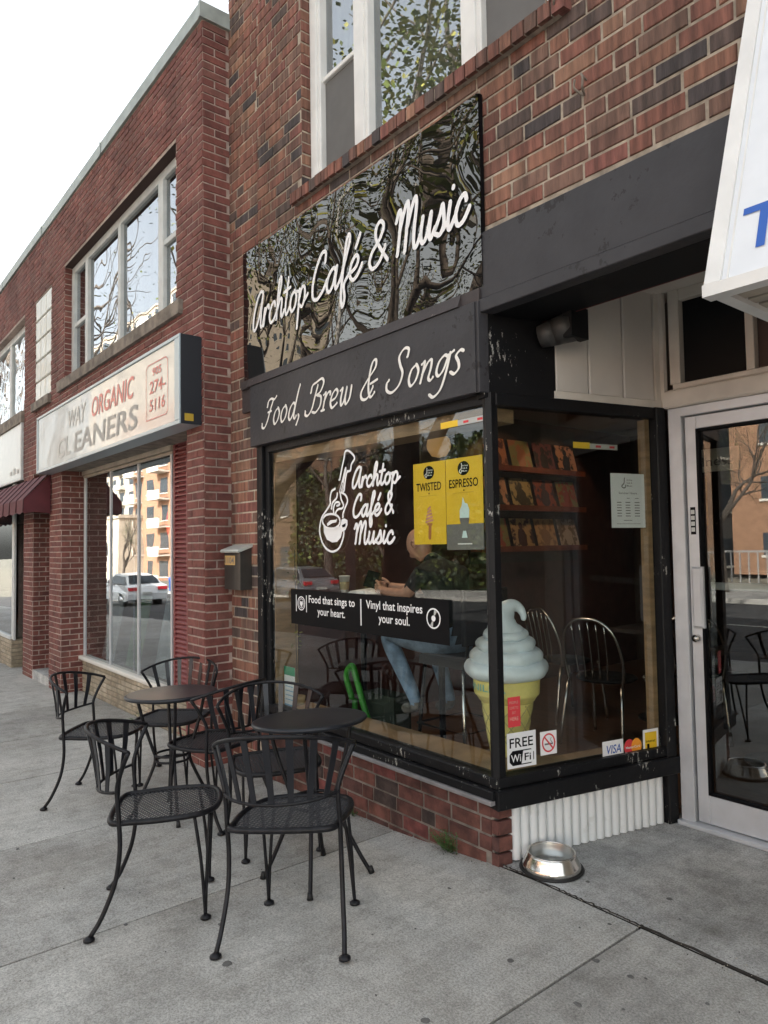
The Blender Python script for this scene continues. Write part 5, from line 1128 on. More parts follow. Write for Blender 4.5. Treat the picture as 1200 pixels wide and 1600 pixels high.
for r, z in enumerate(rows):
    for k in range(4):
        i = (r * 3 + k) % 10; x = 5.17 + k * .385; c1, c2 = cov[i]
        t_ = thing('record_sleeve', '%s, %s from left, %s' % (desc[i], ordn[k], posn[r]), 'record', (-4.76, x + .15, z), 'record sleeves on the shelf')
        mb = MB(); mb.add([(-4.745, x, z + .001), (-4.745, x + .325, z + .001), (-4.82, x + .325, z + .305), (-4.82, x, z + .305), (-4.75, x, z + .001), (-4.75, x + .325, z + .001), (-4.825, x + .325, z + .305), (-4.825, x, z + .305)], [(0, 1, 2, 3), (4, 7, 6, 5), (0, 4, 5, 1), (3, 2, 6, 7), (0, 3, 7, 4), (1, 5, 6, 2)]); mb.build('sleeve', mat('sleeve_print', c1, .4, col2=c2, vscale=9 + i, lo=.42, hi=.5), t_)
        fr_ = (Vector((-4.7435, x, z)), Y_, Vector((-.075, 0, .304)).normalized(), Vector((.304, 0, .075)).normalized()); mb = MB(); rnd = random.Random(i * 7 + r)
        mb.poly(fr_, [(.155 + .075 * math.cos(a) * rnd.uniform(.7, 1.2), .11 + .11 * math.sin(a) * rnd.uniform(.8, 1)) for a in [2 * PI * q / 12 for q in range(12)]], .001); mb.poly(fr_, [(.155 + .035 * math.cos(a), .235 + .04 * math.sin(a)) for a in [2 * PI * q / 10 for q in range(10)]], .0012)
        mb.build('sleeve_figure', mat('sleeve_fig', c2, .5), t_)
for x, lb in ((5.5, 'left'), (6.3, 'right')):
    l = bpy.data.lights.new('spot', 'SPOT'); l.energy = 2.4; l.color = (1, .62, .34); l.spot_size = 1.5; l.shadow_soft_size = .04
    lo_ = bpy.data.objects.new('shelf_spot', l); COL.objects.link(lo_); lo_.location = (-4.05, x, 2.74); lo_.rotation_euler = (Vector((-4.05, x, 2.74)) - Vector((-4.8, x, 1.9))).to_track_quat('Z', 'Y').to_euler()
    mb = MB(); mb.lathe([(.03, .0), (.045, .07), (.03, .10), (.0, .10)], (-4.05, x, 2.745), 14); tag(centre_of(mb.build('ceiling_spot', M['blackm'])), 'small black ceiling spotlight over the record shelf, the %s one of two' % lb, 'spotlight', 'ceiling spotlights over the records')
l = bpy.data.lights.new('spot', 'SPOT'); l.energy = 9; l.color = (1, .72, .48); l.spot_size = 1.9; l.spot_blend = .6; l.shadow_soft_size = .05
lo_ = bpy.data.objects.new('counter_spot', l); COL.objects.link(lo_); lo_.location = (-3.75, 3.45, 2.70)
mb = MB(); mb.lathe([(.035, .0), (.05, .06), (.035, .09), (.0, .09)], (-3.75, 3.45, 2.71), 14); tag(centre_of(mb.build('ceiling_spot', M['blackm'])), 'small black ceiling spotlight above the seated man', 'spotlight')
# globe pendant
PG = thing('pendant_lamp', 'dim amber globe lamp hanging inside above the posters', 'lamp', (-4.1, 3.95, 2.2))
mb = MB(); mb.lathe([(.0, -.1), (.06, -.085), (.095, -.03), (.1, .0), (.09, .05), (.05, .09), (.02, .1)], (-4.15, 3.95, 2.30), 20); mb.build('globe', M['bulb'], PG)
mb = MB(); mb.tube([(-4.15, 3.95, 2.40), (-4.15, 3.95, 2.8)], .006, 6); mb.build('cord', M['black'], PG)
for k, (y) in enumerate((4.35, 4.85)):
    mb = MB(); mb.box((-4.43 - .4, y, 2.25), (-4.80, y + .34, 2.6))
    o = mb.build('framed_sleeve', mat('tan_card_%d' % k, (.28, .20, .10), .5, col2=(.12, .08, .04), vscale=8, lo=.4, hi=.5)); tag(centre_of(o), ['tan framed card high on the side wall, nearer the window', 'tan framed card high on the side wall, farther inside'][k], 'picture', 'cards on the side wall')
# window counter, cup, papers, phone
CT = thing('window_counter', 'dark narrow counter along the window where the man sits', 'counter', (-3.9, 3.2, .05))
mb = MB(); mb.box((-4.44, 3.02, 1.12), (-3.30, 3.52, 1.15)); mb.build('counter_top', M['wall_in2'], CT)
for x in (-4.3, -3.45):
    mb = MB(); mb.tube([(x, 3.27, .05), (x, 3.27, 1.12)], .022, 10); mb.build('leg', M['iron'], CT)
PC = thing('paper_cup', 'white paper cup with a tan sleeve on the window counter', 'cup', (-4.33, 3.12, 1.15))
mb = MB(); mb.lathe([(.028, 0), (.041, .118), (.043, .118), (.043, .124), (.030, .126)], (-4.33, 3.12, 1.151), 24); mb.build('cup', M['white'], PC)
mb = MB(); mb.lathe([(.0318, .02), (.0378, .08)], (-4.33, 3.12, 1.151), 24, caps=False); mb.build('sleeve', M['kraft'], PC)
NP = thing('newspaper', 'folded papers lying on the counter beside the cup', 'newspaper', (-4.12, 3.16, 1.151))
mb = MB(); mb.add([(-4.24, 3.08, 1.152), (-4.02, 3.08, 1.152), (-4.02, 3.30, 1.152), (-4.24, 3.30, 1.152), (-4.22, 3.09, 1.168), (-4.05, 3.09, 1.175), (-4.04, 3.29, 1.168), (-4.23, 3.29, 1.180)], [(0, 3, 2, 1), (4, 5, 6, 7), (0, 1, 5, 4), (1, 2, 6, 5), (2, 3, 7, 6), (3, 0, 4, 7)]); mb.build('sheets', M['paper'], NP)
PH = MB(); fr_ = (Vector((-4.03, 3.12, 1.21)), Vector((.55, .2, -.12)).normalized(), Vector((.1, .15, .5)).normalized(), Vector((-1, 0, .3)).normalized())
PH.rbox(fr_, -.05, .05, -.01, .11, -.008, 0, .002); tag(centre_of(PH.build('tablet', M['black'])), 'black phone held in the hands of the seated man', 'phone')
# man ------------------------------------------------------------------
MAN = thing('person', 'bald man in black T-shirt and jeans seated at the window reading a phone', 'person', (-3.55, 3.2, .05))
def skinbody():
    me = bpy.data.meshes.new('body'); bm = bmesh.new(); lay = bm.verts.layers.skin.verify(); V = {}
    J = {'pelvis': ((-3.28, 3.26, .90), .135), 'waist': ((-3.30, 3.26, 1.03), .130), 'chest': ((-3.37, 3.26, 1.20), .150), 'uch': ((-3.44, 3.26, 1.32), .125), 'neck': ((-3.50, 3.255, 1.385), .062), 'neck2': ((-3.545, 3.25, 1.43), .058),
         'shN': ((-3.44, 3.09, 1.31), .062), 'elN': ((-3.52, 3.03, 1.17), .044), 'wrN': ((-3.80, 3.07, 1.185), .029), 'paN': ((-3.87, 3.085, 1.195), .030),
         'shF': ((-3.44, 3.43, 1.31), .062), 'elF': ((-3.56, 3.50, 1.17), .044), 'wrF': ((-3.84, 3.24, 1.20), .029), 'paF': ((-3.90, 3.19, 1.21), .030),
         'hipN': ((-3.33, 3.16, .87), .105), 'knN': ((-3.82, 3.10, .89), .070), 'anN': ((-3.56, 3.12, .50), .047), 'heN': ((-3.53, 3.12, .43), .044), 'toN': ((-3.68, 3.12, .40), .036),
         'hipF': ((-3.33, 3.36, .87), .105), 'knF': ((-3.72, 3.42, .90), .070), 'anF': ((-3.55, 3.42, .47), .047), 'heF': ((-3.52, 3.42, .40), .044), 'toF': ((-3.67, 3.42, .37), .036)}
    E = [('pelvis', 'waist'), ('waist', 'chest'), ('chest', 'uch'), ('uch', 'neck'), ('neck', 'neck2')]
    for s in 'NF': E += [('uch', 'sh' + s), ('sh' + s, 'el' + s), ('el' + s, 'wr' + s), ('wr' + s, 'pa' + s), ('pelvis', 'hip' + s), ('hip' + s, 'kn' + s), ('kn' + s, 'an' + s), ('an' + s, 'he' + s), ('he' + s, 'to' + s)]
    for k, (p, r) in J.items():
        v = bm.verts.new(p); v[lay].radius = (r, r); V[k] = v
        if k == 'pelvis': v[lay].use_root = True
    for a, b in E: bm.edges.new((V[a], V[b]))
    # mid points keep calf and thigh shapes
    bm.to_mesh(me); bm.free(); o = bpy.data.objects.new('b', me); COL.objects.link(o)
    o.modifiers.new('s', 'SKIN').use_smooth_shade = True; m2 = o.modifiers.new('u', 'SUBSURF'); m2.levels = 2; m2.render_levels = 2
    dg = bpy.context.evaluated_depsgraph_get(); r = bpy.data.meshes.new_from_object(o.evaluated_get(dg)); bpy.data.objects.remove(o)
    return r, J
bme, J = skinbody()
mb = MB(); mb.add([v.co for v in bme.vertices], [list(p.vertices) for p in bme.polygons], 0, True)
# fingers: five short chains on each hand curling round the phone
for s, sg in (('N', 1), ('F', -1)):
    p = Vector(J['pa' + s][0]); fw = (p - Vector(J['wr' + s][0])).normalized(); sd_ = fw.cross(Z_).normalized()
    for k in range(4):
        L = [.055, .064, .060, .048][k]; b = p + fw * .012 + Z_ * (.022 - k * .015)
        mb.tube(crom([b, b + fw * L * .55 + sd_ * -.004 * sg, b + fw * L * .85 - sd_ * .018 * sg * -1, b + fw * L * .8 + sd_ * .030 * sg * 1], 3), [.0095] * 9 + [.007], 7)
    mb.tube(crom([p - fw * .01 + Z_ * .02, p + fw * .02 + Z_ * .042, p + fw * .045 + Z_ * .05], 3), [.011, .011, .0105, .010, .010, .009, .008], 7)
# head: shaped from rings, looking down to the left
hc = Vector((-3.615, 3.245, 1.50)); hd = Vector((-.80, -.12, -.55)).normalized(); hu = Vector((-.50, 0, .85)); hu = (hu - hd * hu.dot(hd)).normalized(); hs = hd.cross(hu)
vv = []; NR, NS = 22, 28
for i in range(NR + 1):
    th = PI * i / NR
    for j in range(NS):
        ph = 2 * PI * j / NS; z = math.cos(th); r = math.sin(th); fx = r * math.cos(ph); sx = r * math.sin(ph)
        a = fx * (.100 if fx > 0 else .098); b = sx * .077; c_ = z * .118
        if z < 0: b *= 1 + .25 * z; a *= (1 + .12 * z) if fx > 0 else (1 + .35 * z)
        f_ = max(0, fx) ** 2
        e = lambda zz, ss, wz, wsx: math.exp(-((z - zz) / wz) ** 2 - ((sx - ss) / wsx) ** 2)
        if fx > 0:
            a += .026 * e(-.22, 0, .14, .16) + .010 * e(-.05, 0, .16, .12) + .008 * e(.10, .3, .08, .25) + .008 * e(.10, -.3, .08, .25) - .012 * e(-.04, .34, .09, .16) - .012 * e(-.04, -.34, .09, .16)
            a += .008 * e(-.48, 0, .05, .25) + .007 * e(-.60, 0, .05, .22) - .006 * e(-.54, 0, .03, .25) + .014 * e(-.84, 0, .12, .3)
        vv.append(hc + hd * a + hs * b + hu * c_)
fcs = []; mi_ = []
mb.add(vv, [(i * NS + j, i * NS + (j + 1) % NS, (i + 1) * NS + (j + 1) % NS, (i + 1) * NS + j) for i in range(NR) for j in range(NS)], 0, True)
for sg in (-1, 1):
    pe = hc + hs * .076 * sg - hu * .012 - hd * .006
    mb.tube([pe + (hd * .018 * math.cos(a) + hu * .03 * math.sin(a)) + hs * sg * .006 for a in [2 * PI * k / 12 for k in range(12)]], .006, 6, closed=True)
body = mb.build('body', [M['skin'], M['tee'], M['denim'], M['shoe']], MAN)
def near(c):
    best = None
    segs = {'T': [('pelvis', 'waist'), ('waist', 'chest'), ('chest', 'uch'), ('uch', 'shN'), ('uch', 'shF'), ('uch', 'neck')], 'D': [(a + s, b + s) for s in 'NF' for a, b in (('hip', 'kn'), ('kn', 'an'))] + [('pelvis', 'hipN'), ('pelvis', 'hipF')], 'S': [('heN', 'toN'), ('heF', 'toF')], 'K': [('elN', 'wrN'), ('elF', 'wrF'), ('neck', 'neck2'), ('wrN', 'paN'), ('wrF', 'paF')], 'U': [('shN', 'elN'), ('shF', 'elF')]}
    for k, l in segs.items():
        for a, b in l:
            A = Vector(J[a][0]); B = Vector(J[b][0]); t_ = max(0, min(1, (c - A).dot(B - A) / (B - A).length_squared)); d = (c - A.lerp(B, t_)).length / ((J[a][1] + J[b][1]) / 2)
            if best is None or d < best[0]: best = (d, k, t_)
    return best
off = Vector(MAN['_o'])
for p in body.data.polygons:
    c = p.center + off
    if (c - hc).length < .135 or p.index >= len(bme.polygons): p.material_index = 0; continue
    d, k, t_ = near(c); p.material_index = {'T': 1, 'D': 2, 'S': 3, 'K': 0, 'U': 1 if t_ < .72 else 0}[k]
mb = MB()
for sg in (-1, 1):
    pe = hc + hd * .084 + hs * .030 * sg + hu * -.004
    mb.tube([pe + hs * .016 * math.cos(a) + hu * .010 * math.sin(a) for a in [PI * k / 6 for k in range(7)]], .0022, 5)
    mb.tube([pe + hs * .020 * math.cos(a) + hu * (.012 + .008 * math.sin(a)) + hd * .006 for a in [PI * k / 6 for k in range(1, 6)]], .003, 5)
mb.build('brows', M['shoe'], MAN)
# stool under him
def stool(x, y, lab, h=.76):
    t_ = thing('bar_stool', lab, 'stool', (x, y, .05), None)
    mb = MB(); mb.rbox((Vector((x - .2, y - .2, h - .02)), X_, Y_, Z_), 0, .4, 0, .4, 0, .06, .012); mb.build('seat', M['blackm'], t_)
    mb = MB(); mb.rbox((Vector((x + .19, y - .2, h + .12)), Y_, Z_, X_), 0, .4, 0, .34, 0, .03, .01); mb.build('backrest', M['blackm'], t_)
    for a, b in ((-1, -1), (-1, 1), (1, -1), (1, 1)):
        mb = MB(); mb.tube([(x + a * .17, y + b * .17, h), (x + a * .22, y + b * .22, .05)], .012, 8); mb.build('leg', M['tubing'] if a > 0 else M['iron'], t_)
    mb = MB(); mb.tube([(x - .21, y - .21, .36), (x + .21, y - .21, .36), (x + .21, y + .21, .36), (x - .21, y + .21, .36)], .009, 6, closed=True); mb.build('foot_ring', M['iron'], t_)
    mb = MB()
    for b in (-1, 1): mb.tube([(x + .17, y + b * .15, h), (x + .205, y + b * .15, h + .2)], .01, 6)
    mb.build('back_support', M['iron'], t_)
stool(-3.24, 3.26, 'dark bar stool with a backrest under the seated man')
# lime green bag
GB = thing('green_bag', 'lime green and black strapped bag on the floor by the counter', 'bag', (-3.95, 3.05, .05))
mb = MB(); mb.tube(crom([(-4.06, 2.98, .42), (-4.10, 2.96, .58), (-4.03, 2.96, .66), (-3.97, 2.96, .55), (-3.90, 2.96, .40), (-3.82, 2.96, .25)], 5), .022, 8); mb.tube(crom([(-4.06, 3.0, .42), (-4.05, 3.0, .30), (-3.98, 3.0, .2)], 5), .02, 8); mb.build('strap', M['limebag'], GB)
mb = MB(); mb.rbox((Vector((-4.05, 3.02, .05)), X_, Z_, -Y_), 0, .34, 0, .42, -.2, 0, .05); mb.build('bag_body', mat('black_nylon', (.02, .03, .02), .7), GB)
# chrome café chairs
def tube_chair():
    t_ = thing('chrome_chair', 'x', 'chair', (0, 0, 0), 'chrome chairs inside the café')
    for s in (-1, 1):
        mb = MB(); mb.tube(crom([(s * .23, .24, 0), (s * .21, .19, .43), (s * .205, .17, .455)], 4), .0125, 8); mb.build('front_leg', M['tubing'], t_)
        mb = MB(); mb.tube(crom([(s * .24, -.27, 0), (s * .205, -.19, .44)], 3), .0125, 8); mb.build('rear_leg', M['tubing'], t_)
    mb = MB(); arc = crom([(-.205, -.17, .44), (-.225, -.20, .62), (-.19, -.25, .80), (-.10, -.27, .89), (0, -.275, .905), (.10, -.27, .89), (.19, -.25, .80), (.225, -.20, .62), (.205, -.17, .44)], 5); mb.tube(arc, .0125, 8); mb.build('back_hoop', M['tubing'], t_)
    for k in range(5):
        x = -.12 + .06 * k; mb = MB(); mb.tube(crom([(x * .9, -.20, .48), (x, -.225, .66), (x * 1.05, -.268, .885 - abs(x) * .22)], 4), .006, 6); mb.build('back_bar', M['tubing'], t_)
    mb = MB(); mb.lathe([(.0, .45), (.20, .45), (.215, .46), (.205, .475), (.0, .48)], n=32); mb.build('seat_pad', M['blackm'], t_)
    return t_
tc = tube_chair()
for i, (x, y, a, lab) in enumerate([(-3.03, 4.52, .12, 'chrome chair with arched barred back nearest the side window'), (-3.72, 4.95, -.3, 'chrome chair farther inside behind the first chrome chair'), (-2.72, 5.15, .5, 'chrome chair at the right edge of the side window view'), (-1.9, 5.4, .6, 'dim chrome chair seen through the glass door')]):
    o = tc if i == 0 else copy_tree(tc); o.location = (x, y, .05); o.rotation_euler = (0, 0, a); o['label'] = lab; o.name = 'chrome_chair'
def pedtable(x, y, lab):
    t_ = thing('cafe_table', lab, 'table', (x, y, .05), 'dark café tables inside')
    mb = MB(); mb.rbox((Vector((x - .32, y - .32, .76)), X_, Y_, Z_), 0, .64, 0, .64, 0, .03, .006); mb.build('table_top', M['wall_in2'], t_)
    mb = MB(); mb.tube([(x, y, .07), (x, y, .76)], .035, 12); mb.build('column', M['iron'], t_); mb = MB(); mb.lathe([(.22, 0), (.22, .012), (.05, .03), (.0, .03)], (x, y, .05), 24); mb.build('base', M['iron'], t_)
pedtable(-3.1, 5.45, 'dark square table between the chrome chairs'); pedtable(-2.0, 4.9, 'dark square table seen through the door glass')
mb = MB(); mb.box((-3.4, 7.6, .05), (-1.0, 8.2, 1.1)); mb.box((-3.45, 7.55, 1.1), (-.95, 8.25, 1.14)); tag(centre_of(mb.build('service_counter', M['wall_in2'])), 'dark service counter at the very back of the café', 'counter')
# small white sign added inside, standing in for lettering in the door glass
WS = thing('hanging_sign', 'small white sign reading wellness added behind the door for lettering in its glass', 'sign', (-2.1, 4.3, 1.9))
mb = MB(); mb.box((-2.32, 4.298, 1.92), (-1.93, 4.31, 2.06)); mb.build('board', M['cream'], WS); mb = MB(); text(mb, FY(4.298), 'wellness', -2.30, 1.955, .34, .055, .002); mb.build('lettering', M['greyprint'], WS)
mb = MB(); mb.tube([(-2.3, 4.3, 2.06), (-2.3, 4.3, 2.8)], .003, 5); mb.tube([(-1.95, 4.3, 2.06), (-1.95, 4.3, 2.8)], .003, 5); mb.build('cord', M['black'], WS)
# window plant at the left jamb
PL = thing('potted_plant', 'thin yellow-green trailing plant at the left end of the main window', 'plant', (-4.34, 2.7, .355))
mb = MB(); mb.lathe([(.04, 0), (.055, .09), (.05, .09)], (-4.33, 2.70, .353), 16); mb.build('pot', M['kraft'], PL)
mb = MB(); st = MB(); rnd = random.Random(11); stp = crom([(-4.33, 2.70, .44), (-4.345, 2.70, .8), (-4.33, 2.69, 1.15), (-4.34, 2.69, 1.5)], 6); st.tube(stp, .003, 5); st.build('stem', M['bark'], PL)
for k in range(70):
    p = Vector(stp[rnd.randint(6, len(stp) - 1)]) + Vector((rnd.uniform(-.04, .05), rnd.uniform(-.05, .04), rnd.uniform(-.05, .05))); d = Vector((rnd.uniform(-1, 1), rnd.uniform(-1, 1), rnd.uniform(-1, .4))).normalized() * .035; s = d.cross(Z_) * .4
    mb.add([p, p + d * .5 + s, p + d, p + d * .5 - s], [(0, 1, 2, 3)])
mb.build('leaves', M['leafB'], PL)
# ================================================================== across the street (seen in the glass)
def tree(x, y, h, seed, label, leaf, nleaf, spread=1.0, bare=False, cat='tree'):
    rnd = random.Random(seed); z0 = gz(x) - (.0 if y > -2.2 or y < -13 else .15)
    root = thing('street_tree', label, cat, (x, y, z0), 'trees along the street')
    tr = MB(); tips = []
    def grow(p, d, L, r, lev):
        pts = [p]; q = p.copy(); n = 4
        for i in range(n):
            d = (d + Vector((rnd.uniform(-1, 1), rnd.uniform(-1, 1), rnd.uniform(-.5, .7))) * .16).normalized(); q = q + d * L / n; pts.append(q.copy())
            if lev >= 3 and q.y < .8: tips.append(q.copy())
        if y > -3 and any(q_.y > .15 * abs(q_.x) - .4 for q_ in pts): return
        tr.tube(pts, [r * (1 - .35 * i / n) for i in range(n + 1)], 7 if lev < 2 else 4, caps=False)
        if lev >= (6 if bare else 5): return
        for k in range(3 if lev < (4 if bare else 3) else 2):
            a = rnd.uniform(0, 2 * PI); s = rnd.uniform(.45, .85) * spread; perp = d.cross(Vector((math.cos(a), math.sin(a), .2))).normalized()
            st_ = pts[-1] if k == 0 else pts[rnd.randint(2, n)]
            grow(st_, (d + perp * s * (0.5 if k == 0 else 1)).normalized(), L * rnd.uniform(.62, .82), r * (.66 if k == 0 else .5), lev + 1)
    grow(Vector((x, y, z0)), Vector((0, 0, 1)), h * .27, h * .018, 0)
    tr.build('trunk', M['bark'], root)
    if nleaf:
        lf = MB(); mi = 0
        for i in range(nleaf):
            p = rnd.choice(tips) + Vector((rnd.gauss(0, .22), rnd.gauss(0, .22), rnd.gauss(0, .2))) * h / 9
            if x == -8.0 and p.z > 8.2 and rnd.random() < .62: continue
            if y > -3 and p.y > .15 * abs(p.x) - .45: continue
            d = Vector((rnd.uniform(-1, 1), rnd.uniform(-1, 1), rnd.uniform(-1, .3))).normalized(); s = rnd.uniform(.025, .055) * h / 9; u = d.cross(Z_); u = u.normalized() if u.length > .01 else X_
            lf.add([p, p + d * s * .6 + u * s * .4, p + d * s * 1.2, p + d * s * .6 - u * s * .4], [(0, 1, 2, 3)], 0 if rnd.random() < .6 else 1)
        lf.build('crown', leaf, root)
L1 = [M['leafA'], M['leafB']]; L2 = [M['leafC'], M['leafA']]
tree(-8.0, -1.6, 16, 4, 'broad street tree with olive leaves on the near kerb, reflected in the glossy sign', L1, 14000)
tree(-13.0, -1.7, 12, 9, 'leafy street tree second along the near kerb, reflected in the left of the glossy sign', L1, 11000)
tree(-23.5, -2.0, 19, 12, 'street tree with mostly bare branches reflected in the upper windows', L1, 700, 1.1, True)
tree(-29, -15.0, 15, 21, 'tall bare branched tree across the road', L1, 400, 1.2, True)
tree(-10.8, -15.4, 8, 31, 'bushy green tree on the far pavement opposite the café door', L2, 5000)
tree(-62.0, -16.0, 8, 41, 'rounded dark green tree before the orange apartment block', L2, 6000, .8)
tree(-82.0, -16.5, 9, 43, 'green tree in front of the beige wall far down the street', L2, 5000, .9)
for k, (x, y, h_, l_) in enumerate([(-24, -14.6, 9, 'before the grey building'), (-38, -14.9, 11, 'before the brown shops')]):  # dense trees added so the café glass reflects something darker
    tree(x, y, h_, 51 + k, 'dense dark green tree added on the far pavement to darken reflections ' + l_, [M['leafC'], M['leafC']], 12000, 1.0)
hg = MB(); rnd = random.Random(77)  # hedge added to darken what the main window reflects
for i in range(16000):
    x = rnd.uniform(-37, -19.2); top = 6.4 + .7 * math.sin(x * 1.9) + .4 * math.sin(x * 4.3); z = gz(x) + rnd.random() ** .8 * top; dpt = .9 * (1 - (z - gz(x)) / (top + .5)) + .2
    p = Vector((x, -18.2 + rnd.uniform(-.2, 1) * dpt, z)); d = Vector((rnd.uniform(-1, 1), rnd.uniform(-.3, 1), rnd.uniform(-.3, 1))).normalized() * rnd.uniform(.18, .36); u = d.cross(X_).normalized() * .1
    hg.add([p, p + d * .5 + u, p + d, p + d * .5 - u], [(0, 1, 2, 3)], int(rnd.random() < .3))
for x0 in range(-37, -19, 1): hg.box((x0, -18.6, gz(x0) - .2), (x0 + 1.0, -18.1, gz(x0) + 5.4 + .6 * math.sin(x0 * 1.9)), 0)
tag(hg.build('added_hedge', [M['leafC'], M['leafA']]), 'tall dark hedge added along the far pavement to darken reflections in the café glass', 'hedge')['kind'] = 'stuff'
def block(name, label, x0, x1, y0, y1, z0, z1, wm, floors, cols, balc=0, ww=.5, wh=.55, side=True):
    root = thing(name, label, 'building', ((x0 + x1) / 2, y1, z0))
    mb = MB(); mb.box((x0, y0, z0), (x1, y1, z1)); mb.box((x0 - .2, y0 - .2, z1), (x1 + .2, y1 + .2, z1 + .4)); mb.build('wall', wm, root)
    fh = (z1 - z0) / floors; faces = [(FY(0), x0, x1, 1)]
    base = bpy.data.meshes.new('window')
    def win(cx_, cz_, w_, h_, axis, coord, sgn):
        m = MB()
        if axis == 'y': m.box((cx_ - w_ / 2, coord, cz_ - h_ / 2), (cx_ + w_ / 2, coord + .04 * sgn, cz_ + h_ / 2)); m.box((cx_ - w_ / 2 - .08, coord, cz_ - h_ / 2 - .12), (cx_ + w_ / 2 + .08, coord + .1 * sgn, cz_ - h_ / 2), 1)
        else: m.box((coord, cx_ - w_ / 2, cz_ - h_ / 2), (coord + .04 * sgn, cx_ + w_ / 2, cz_ + h_ / 2)); m.box((coord, cx_ - w_ / 2 - .08, cz_ - h_ / 2 - .12), (coord + .1 * sgn, cx_ + w_ / 2 + .08, cz_ - h_ / 2), 1)
        m.build('window', [M['farwin'], M['cream']], root)
    cw = (x1 - x0) / cols
    for f in range(floors):
        for c in range(cols):
            win(x0 + cw * (c + .5), z0 + fh * (f + .55), cw * ww, fh * wh, 'y', y1, 1)
            if balc and c % balc == 0:
                m = MB(); xx = x0 + cw * (c + .5); m.box((xx - cw * .4, y1, z0 + fh * f), (xx + cw * .4, y1 + 1.3, z0 + fh * f + .18)); m.box((xx - cw * .4, y1 + 1.2, z0 + fh * f + .2), (xx + cw * .4, y1 + 1.3, z0 + fh * f + 1.1)); m.build('balcony', M['cream'], root)
        if side:
            nb = max(1, int((y1 - y0) / 5))
            for c in range(nb): win(y0 + (y1 - y0) * (c + .5) / nb, z0 + fh * (f + .55), 1.6, fh * wh, 'x', x1, 1)
block('apartment_block', 'orange brick apartment block with balconies far down the opposite side', -88, -64, -46, -26, -2.5, 16.5, M['orangewall'], 6, 6, 2)
block('beige_building', 'low windowless beige building next to the orange apartments', -104, -84.5, -40, -23, -3, 5.2, M['beigewall'], 1, 2, 0, .2, .2, False)
block('tower_block', 'tall pale grey residential tower far behind the other buildings', -175, -112, -72, -48, -5, 50, M['beigewall'], 17, 12, 3)
block('orange_building', 'plain orange brick building opposite the café door', -17.2, 10, -42, -30, -.3, 8.2, M['orangewall2'], 3, 7, 0, .22, .4)
block('grey_building', 'grey office building with wide windows across the road', -30, -18.2, -44, -29, -.8, 11, mat('dark_grey_wall', (.09, .085, .08), .9), 4, 5, 0, .7, .5)
block('brown_shops', 'low brown shop row farther along across the road', -58, -33, -38, -24, -1.5, 6.5, mat('brown_brick_wall', (.10, .06, .04), .9, var=.15), 2, 9, 0, .5, .4)
block('white_building', 'white building behind the right end of the street', 14, 40, -36, -22, -.3, 9, M['cream'], 3, 8)
# railing by the far pavement
RL = thing('railing', 'grey metal railing along the far pavement opposite the café door', 'railing', (-8, -17.6, 0))
for k in range(60):
    x = -17 + k * .3; mb = MB(); mb.box((x, -17.62, .0), (x + .04, -17.58, 1.05)); mb.build('baluster', M['greywall'], RL)
mb = MB(); mb.box((-17.1, -17.63, 1.05), (1, -17.57, 1.12)); mb.build('top_rail', M['greywall'], RL)
for i, (x, lab) in enumerate([(-9.5, 'grey lamp post on the near kerb behind the camera'), (-26, 'grey lamp post farther down the kerb')]):
    LP = thing('lamp_post', lab, 'lamp post', (x, -1.9, gz(x)), 'street lamp posts'); mb = MB(); mb.tube([(x, -1.9, gz(x)), (x, -1.9, 7.2), (x, -2.6, 7.8), (x, -4.0, 7.9)], [.09, .055, .045, .04], 10); mb.build('pole', M['greywall'], LP)
    mb = MB(); mb.box((x - .12, -4.6, 7.84), (x + .12, -3.9, 7.98)); mb.build('lamp_head', M['greywall'], LP)
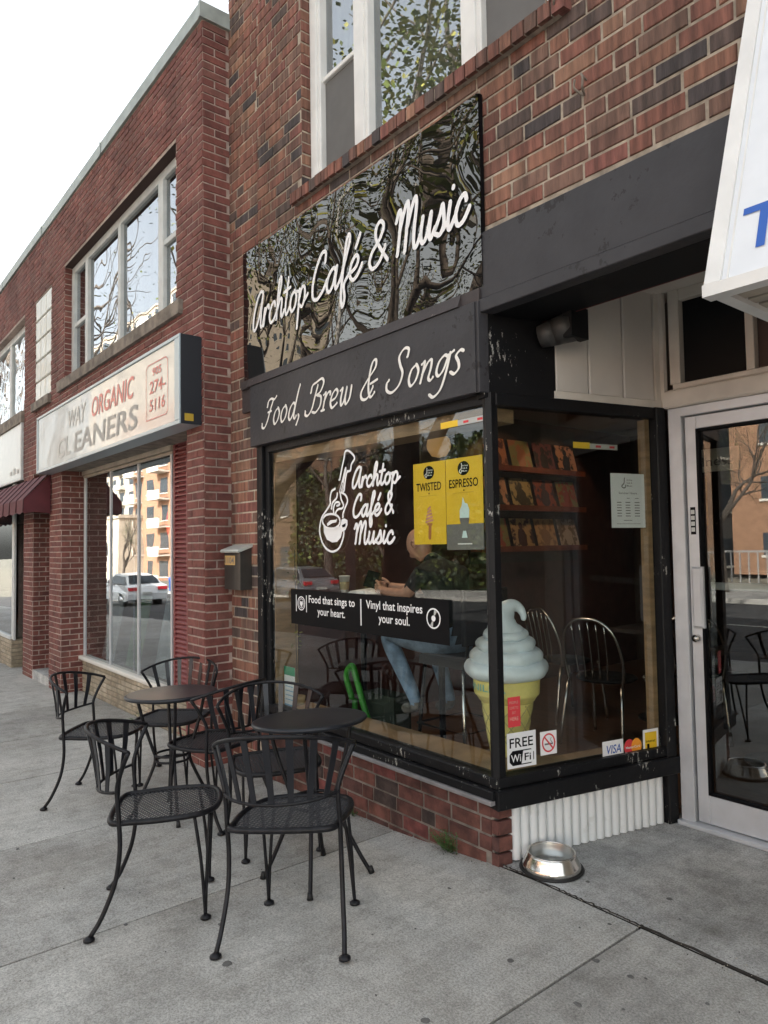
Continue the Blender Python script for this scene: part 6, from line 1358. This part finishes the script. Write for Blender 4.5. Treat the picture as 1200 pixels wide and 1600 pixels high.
# cars
def car(x, y, lab, paint, heading=0):
    z0 = gz(x) - .15; t_ = thing('car', lab, 'car', (x, y, z0), 'cars on the road')
    prof = [(-2.2, .35), (-2.25, .62), (-2.15, .95), (-1.95, 1.02), (-1.45, 1.42), (-.4, 1.50), (.35, 1.46), (1.05, 1.02), (1.95, .88), (2.2, .70), (2.22, .38), (1.75, .30), (-1.8, .30)]
    n = len(prof); mb = MB(); secs = [(-.86, .80), (-.80, 1.0), (.80, 1.0), (.86, .80)]
    vs = []
    for k, (yy, sc) in enumerate([(-.90, 0), (-.78, 1), (.78, 1), (.90, 0)]):
        for px, pz in prof:
            narrow = 1.0
            yv = yy
            if pz > 1.05: yv = yy * .80
            vs.append((x - px if True else 0, y + yv, z0 + (pz if sc else min(pz, .98))))
    fs = []
    for k in range(3):
        for i in range(n): j = (i + 1) % n; fs.append((k * n + i, k * n + j, (k + 1) * n + j, (k + 1) * n + i))
    fs += [list(range(n))[::-1], [3 * n + i for i in range(n)]]
    mb.add(vs, fs, 0, False); b = mb.build('body', paint, t_)
    # rear (towards +x) glass, side glass
    mb = MB(); mb.add([(x + 1.50, y - .58, z0 + 1.40), (x + 1.50, y + .58, z0 + 1.40), (x + 1.93, y + .70, z0 + 1.06), (x + 1.93, y - .70, z0 + 1.06)], [(0, 1, 2, 3)]); mb.v = [(a + .02, b_, c + .02) for a, b_, c in mb.v]; mb.build('rear_window', M['carglass'], t_)
    mb = MB(); mb.add([(x - .45, y - .56, z0 + 1.44), (x - .45, y + .56, z0 + 1.44), (x - 1.02, y + .68, z0 + 1.06), (x - 1.02, y - .68, z0 + 1.06)], [(0, 1, 2, 3)]); mb.v = [(a - .02, b_, c + .02) for a, b_, c in mb.v]; mb.build('windscreen', M['carglass'], t_)
    for s in (-1, 1):
        mb = MB(); mb.add([(x + 1.35, y + s * .66, z0 + 1.37), (x - .3, y + s * .66, z0 + 1.40), (x - .85, y + s * .82, z0 + 1.04), (x + 1.75, y + s * .82, z0 + 1.04)], [(0, 1, 2, 3)]); mb.build('side_window', M['carglass'], t_)
        mb = MB(); mb.box((x + 2.12, y + s * .50, z0 + .78), (x + 2.27, y + s * .86, z0 + .92)); mb.build('tail_light', mat('tail_light_red', (.5, .02, .03), .3), t_)
        for wx in (-1.35, 1.38):
            mb = MB(); mb.tube([(x + wx, y + s * .68, z0 + .32), (x + wx, y + s * .90, z0 + .32)], .32, 20); w_ = mb.build('wheel', M['rubber'], t_); mb = MB(); mb.tube([(x + wx, y + s * .88, z0 + .32), (x + wx, y + s * .91, z0 + .32)], .2, 14); mb.build('rim', M['tubing'], w_)
    mb = MB(); mb.box((x + 2.24, y - .26, z0 + .56), (x + 2.27, y + .26, z0 + .68)); mb.build('number_plate', M['pale_tone'], t_)
car(-33.5, -6.6, 'white car driving away down the road, reflected in the cleaners window', M['carpaint'])
car(-27.0, -11.6, 'silver car parked at the far kerb opposite the cafe', mat('silver_car_paint', (.3, .31, .33), .3, metal=.6))
car(1.5, -11.6, 'dark blue car parked at the far kerb behind the camera', mat('blue_car_paint', (.02, .04, .10), .25))
for k, (x, y) in enumerate([(-47, -14.2)]):
    mb = MB(); mb.lathe([(.25, 0), (.28, .8), (.3, .82), (.27, .95), (.0, 1.0)], (x, y, gz(x)), 16); tag(centre_of(mb.build('litter_bin', M['blue'])), 'blue litter bin on the far pavement', 'litter bin')
# small things in the far-left shop window
mb = MB(); mb.lathe([(.0, 0), (.07, .01), (.075, .3), (.06, .34), (.02, .37), (.02, .42), (.0, .42)], (-11.1, 2.75, .2), 14); tag(centre_of(mb.build('red_canister', M['redp'])), 'red canister at the foot of the far-left shop window', 'canister')
mb = MB(); mb.tube([(-11.1, 2.8, .65), (-11.0, 2.8, 2.0)], .06, 10); tag(centre_of(mb.build('white_post', M['whitep'])), 'white leaning post inside the far-left shop window', 'post')
for q in [o for o in bpy.data.objects if o.get('_o') is not None]:
    del q['_o']
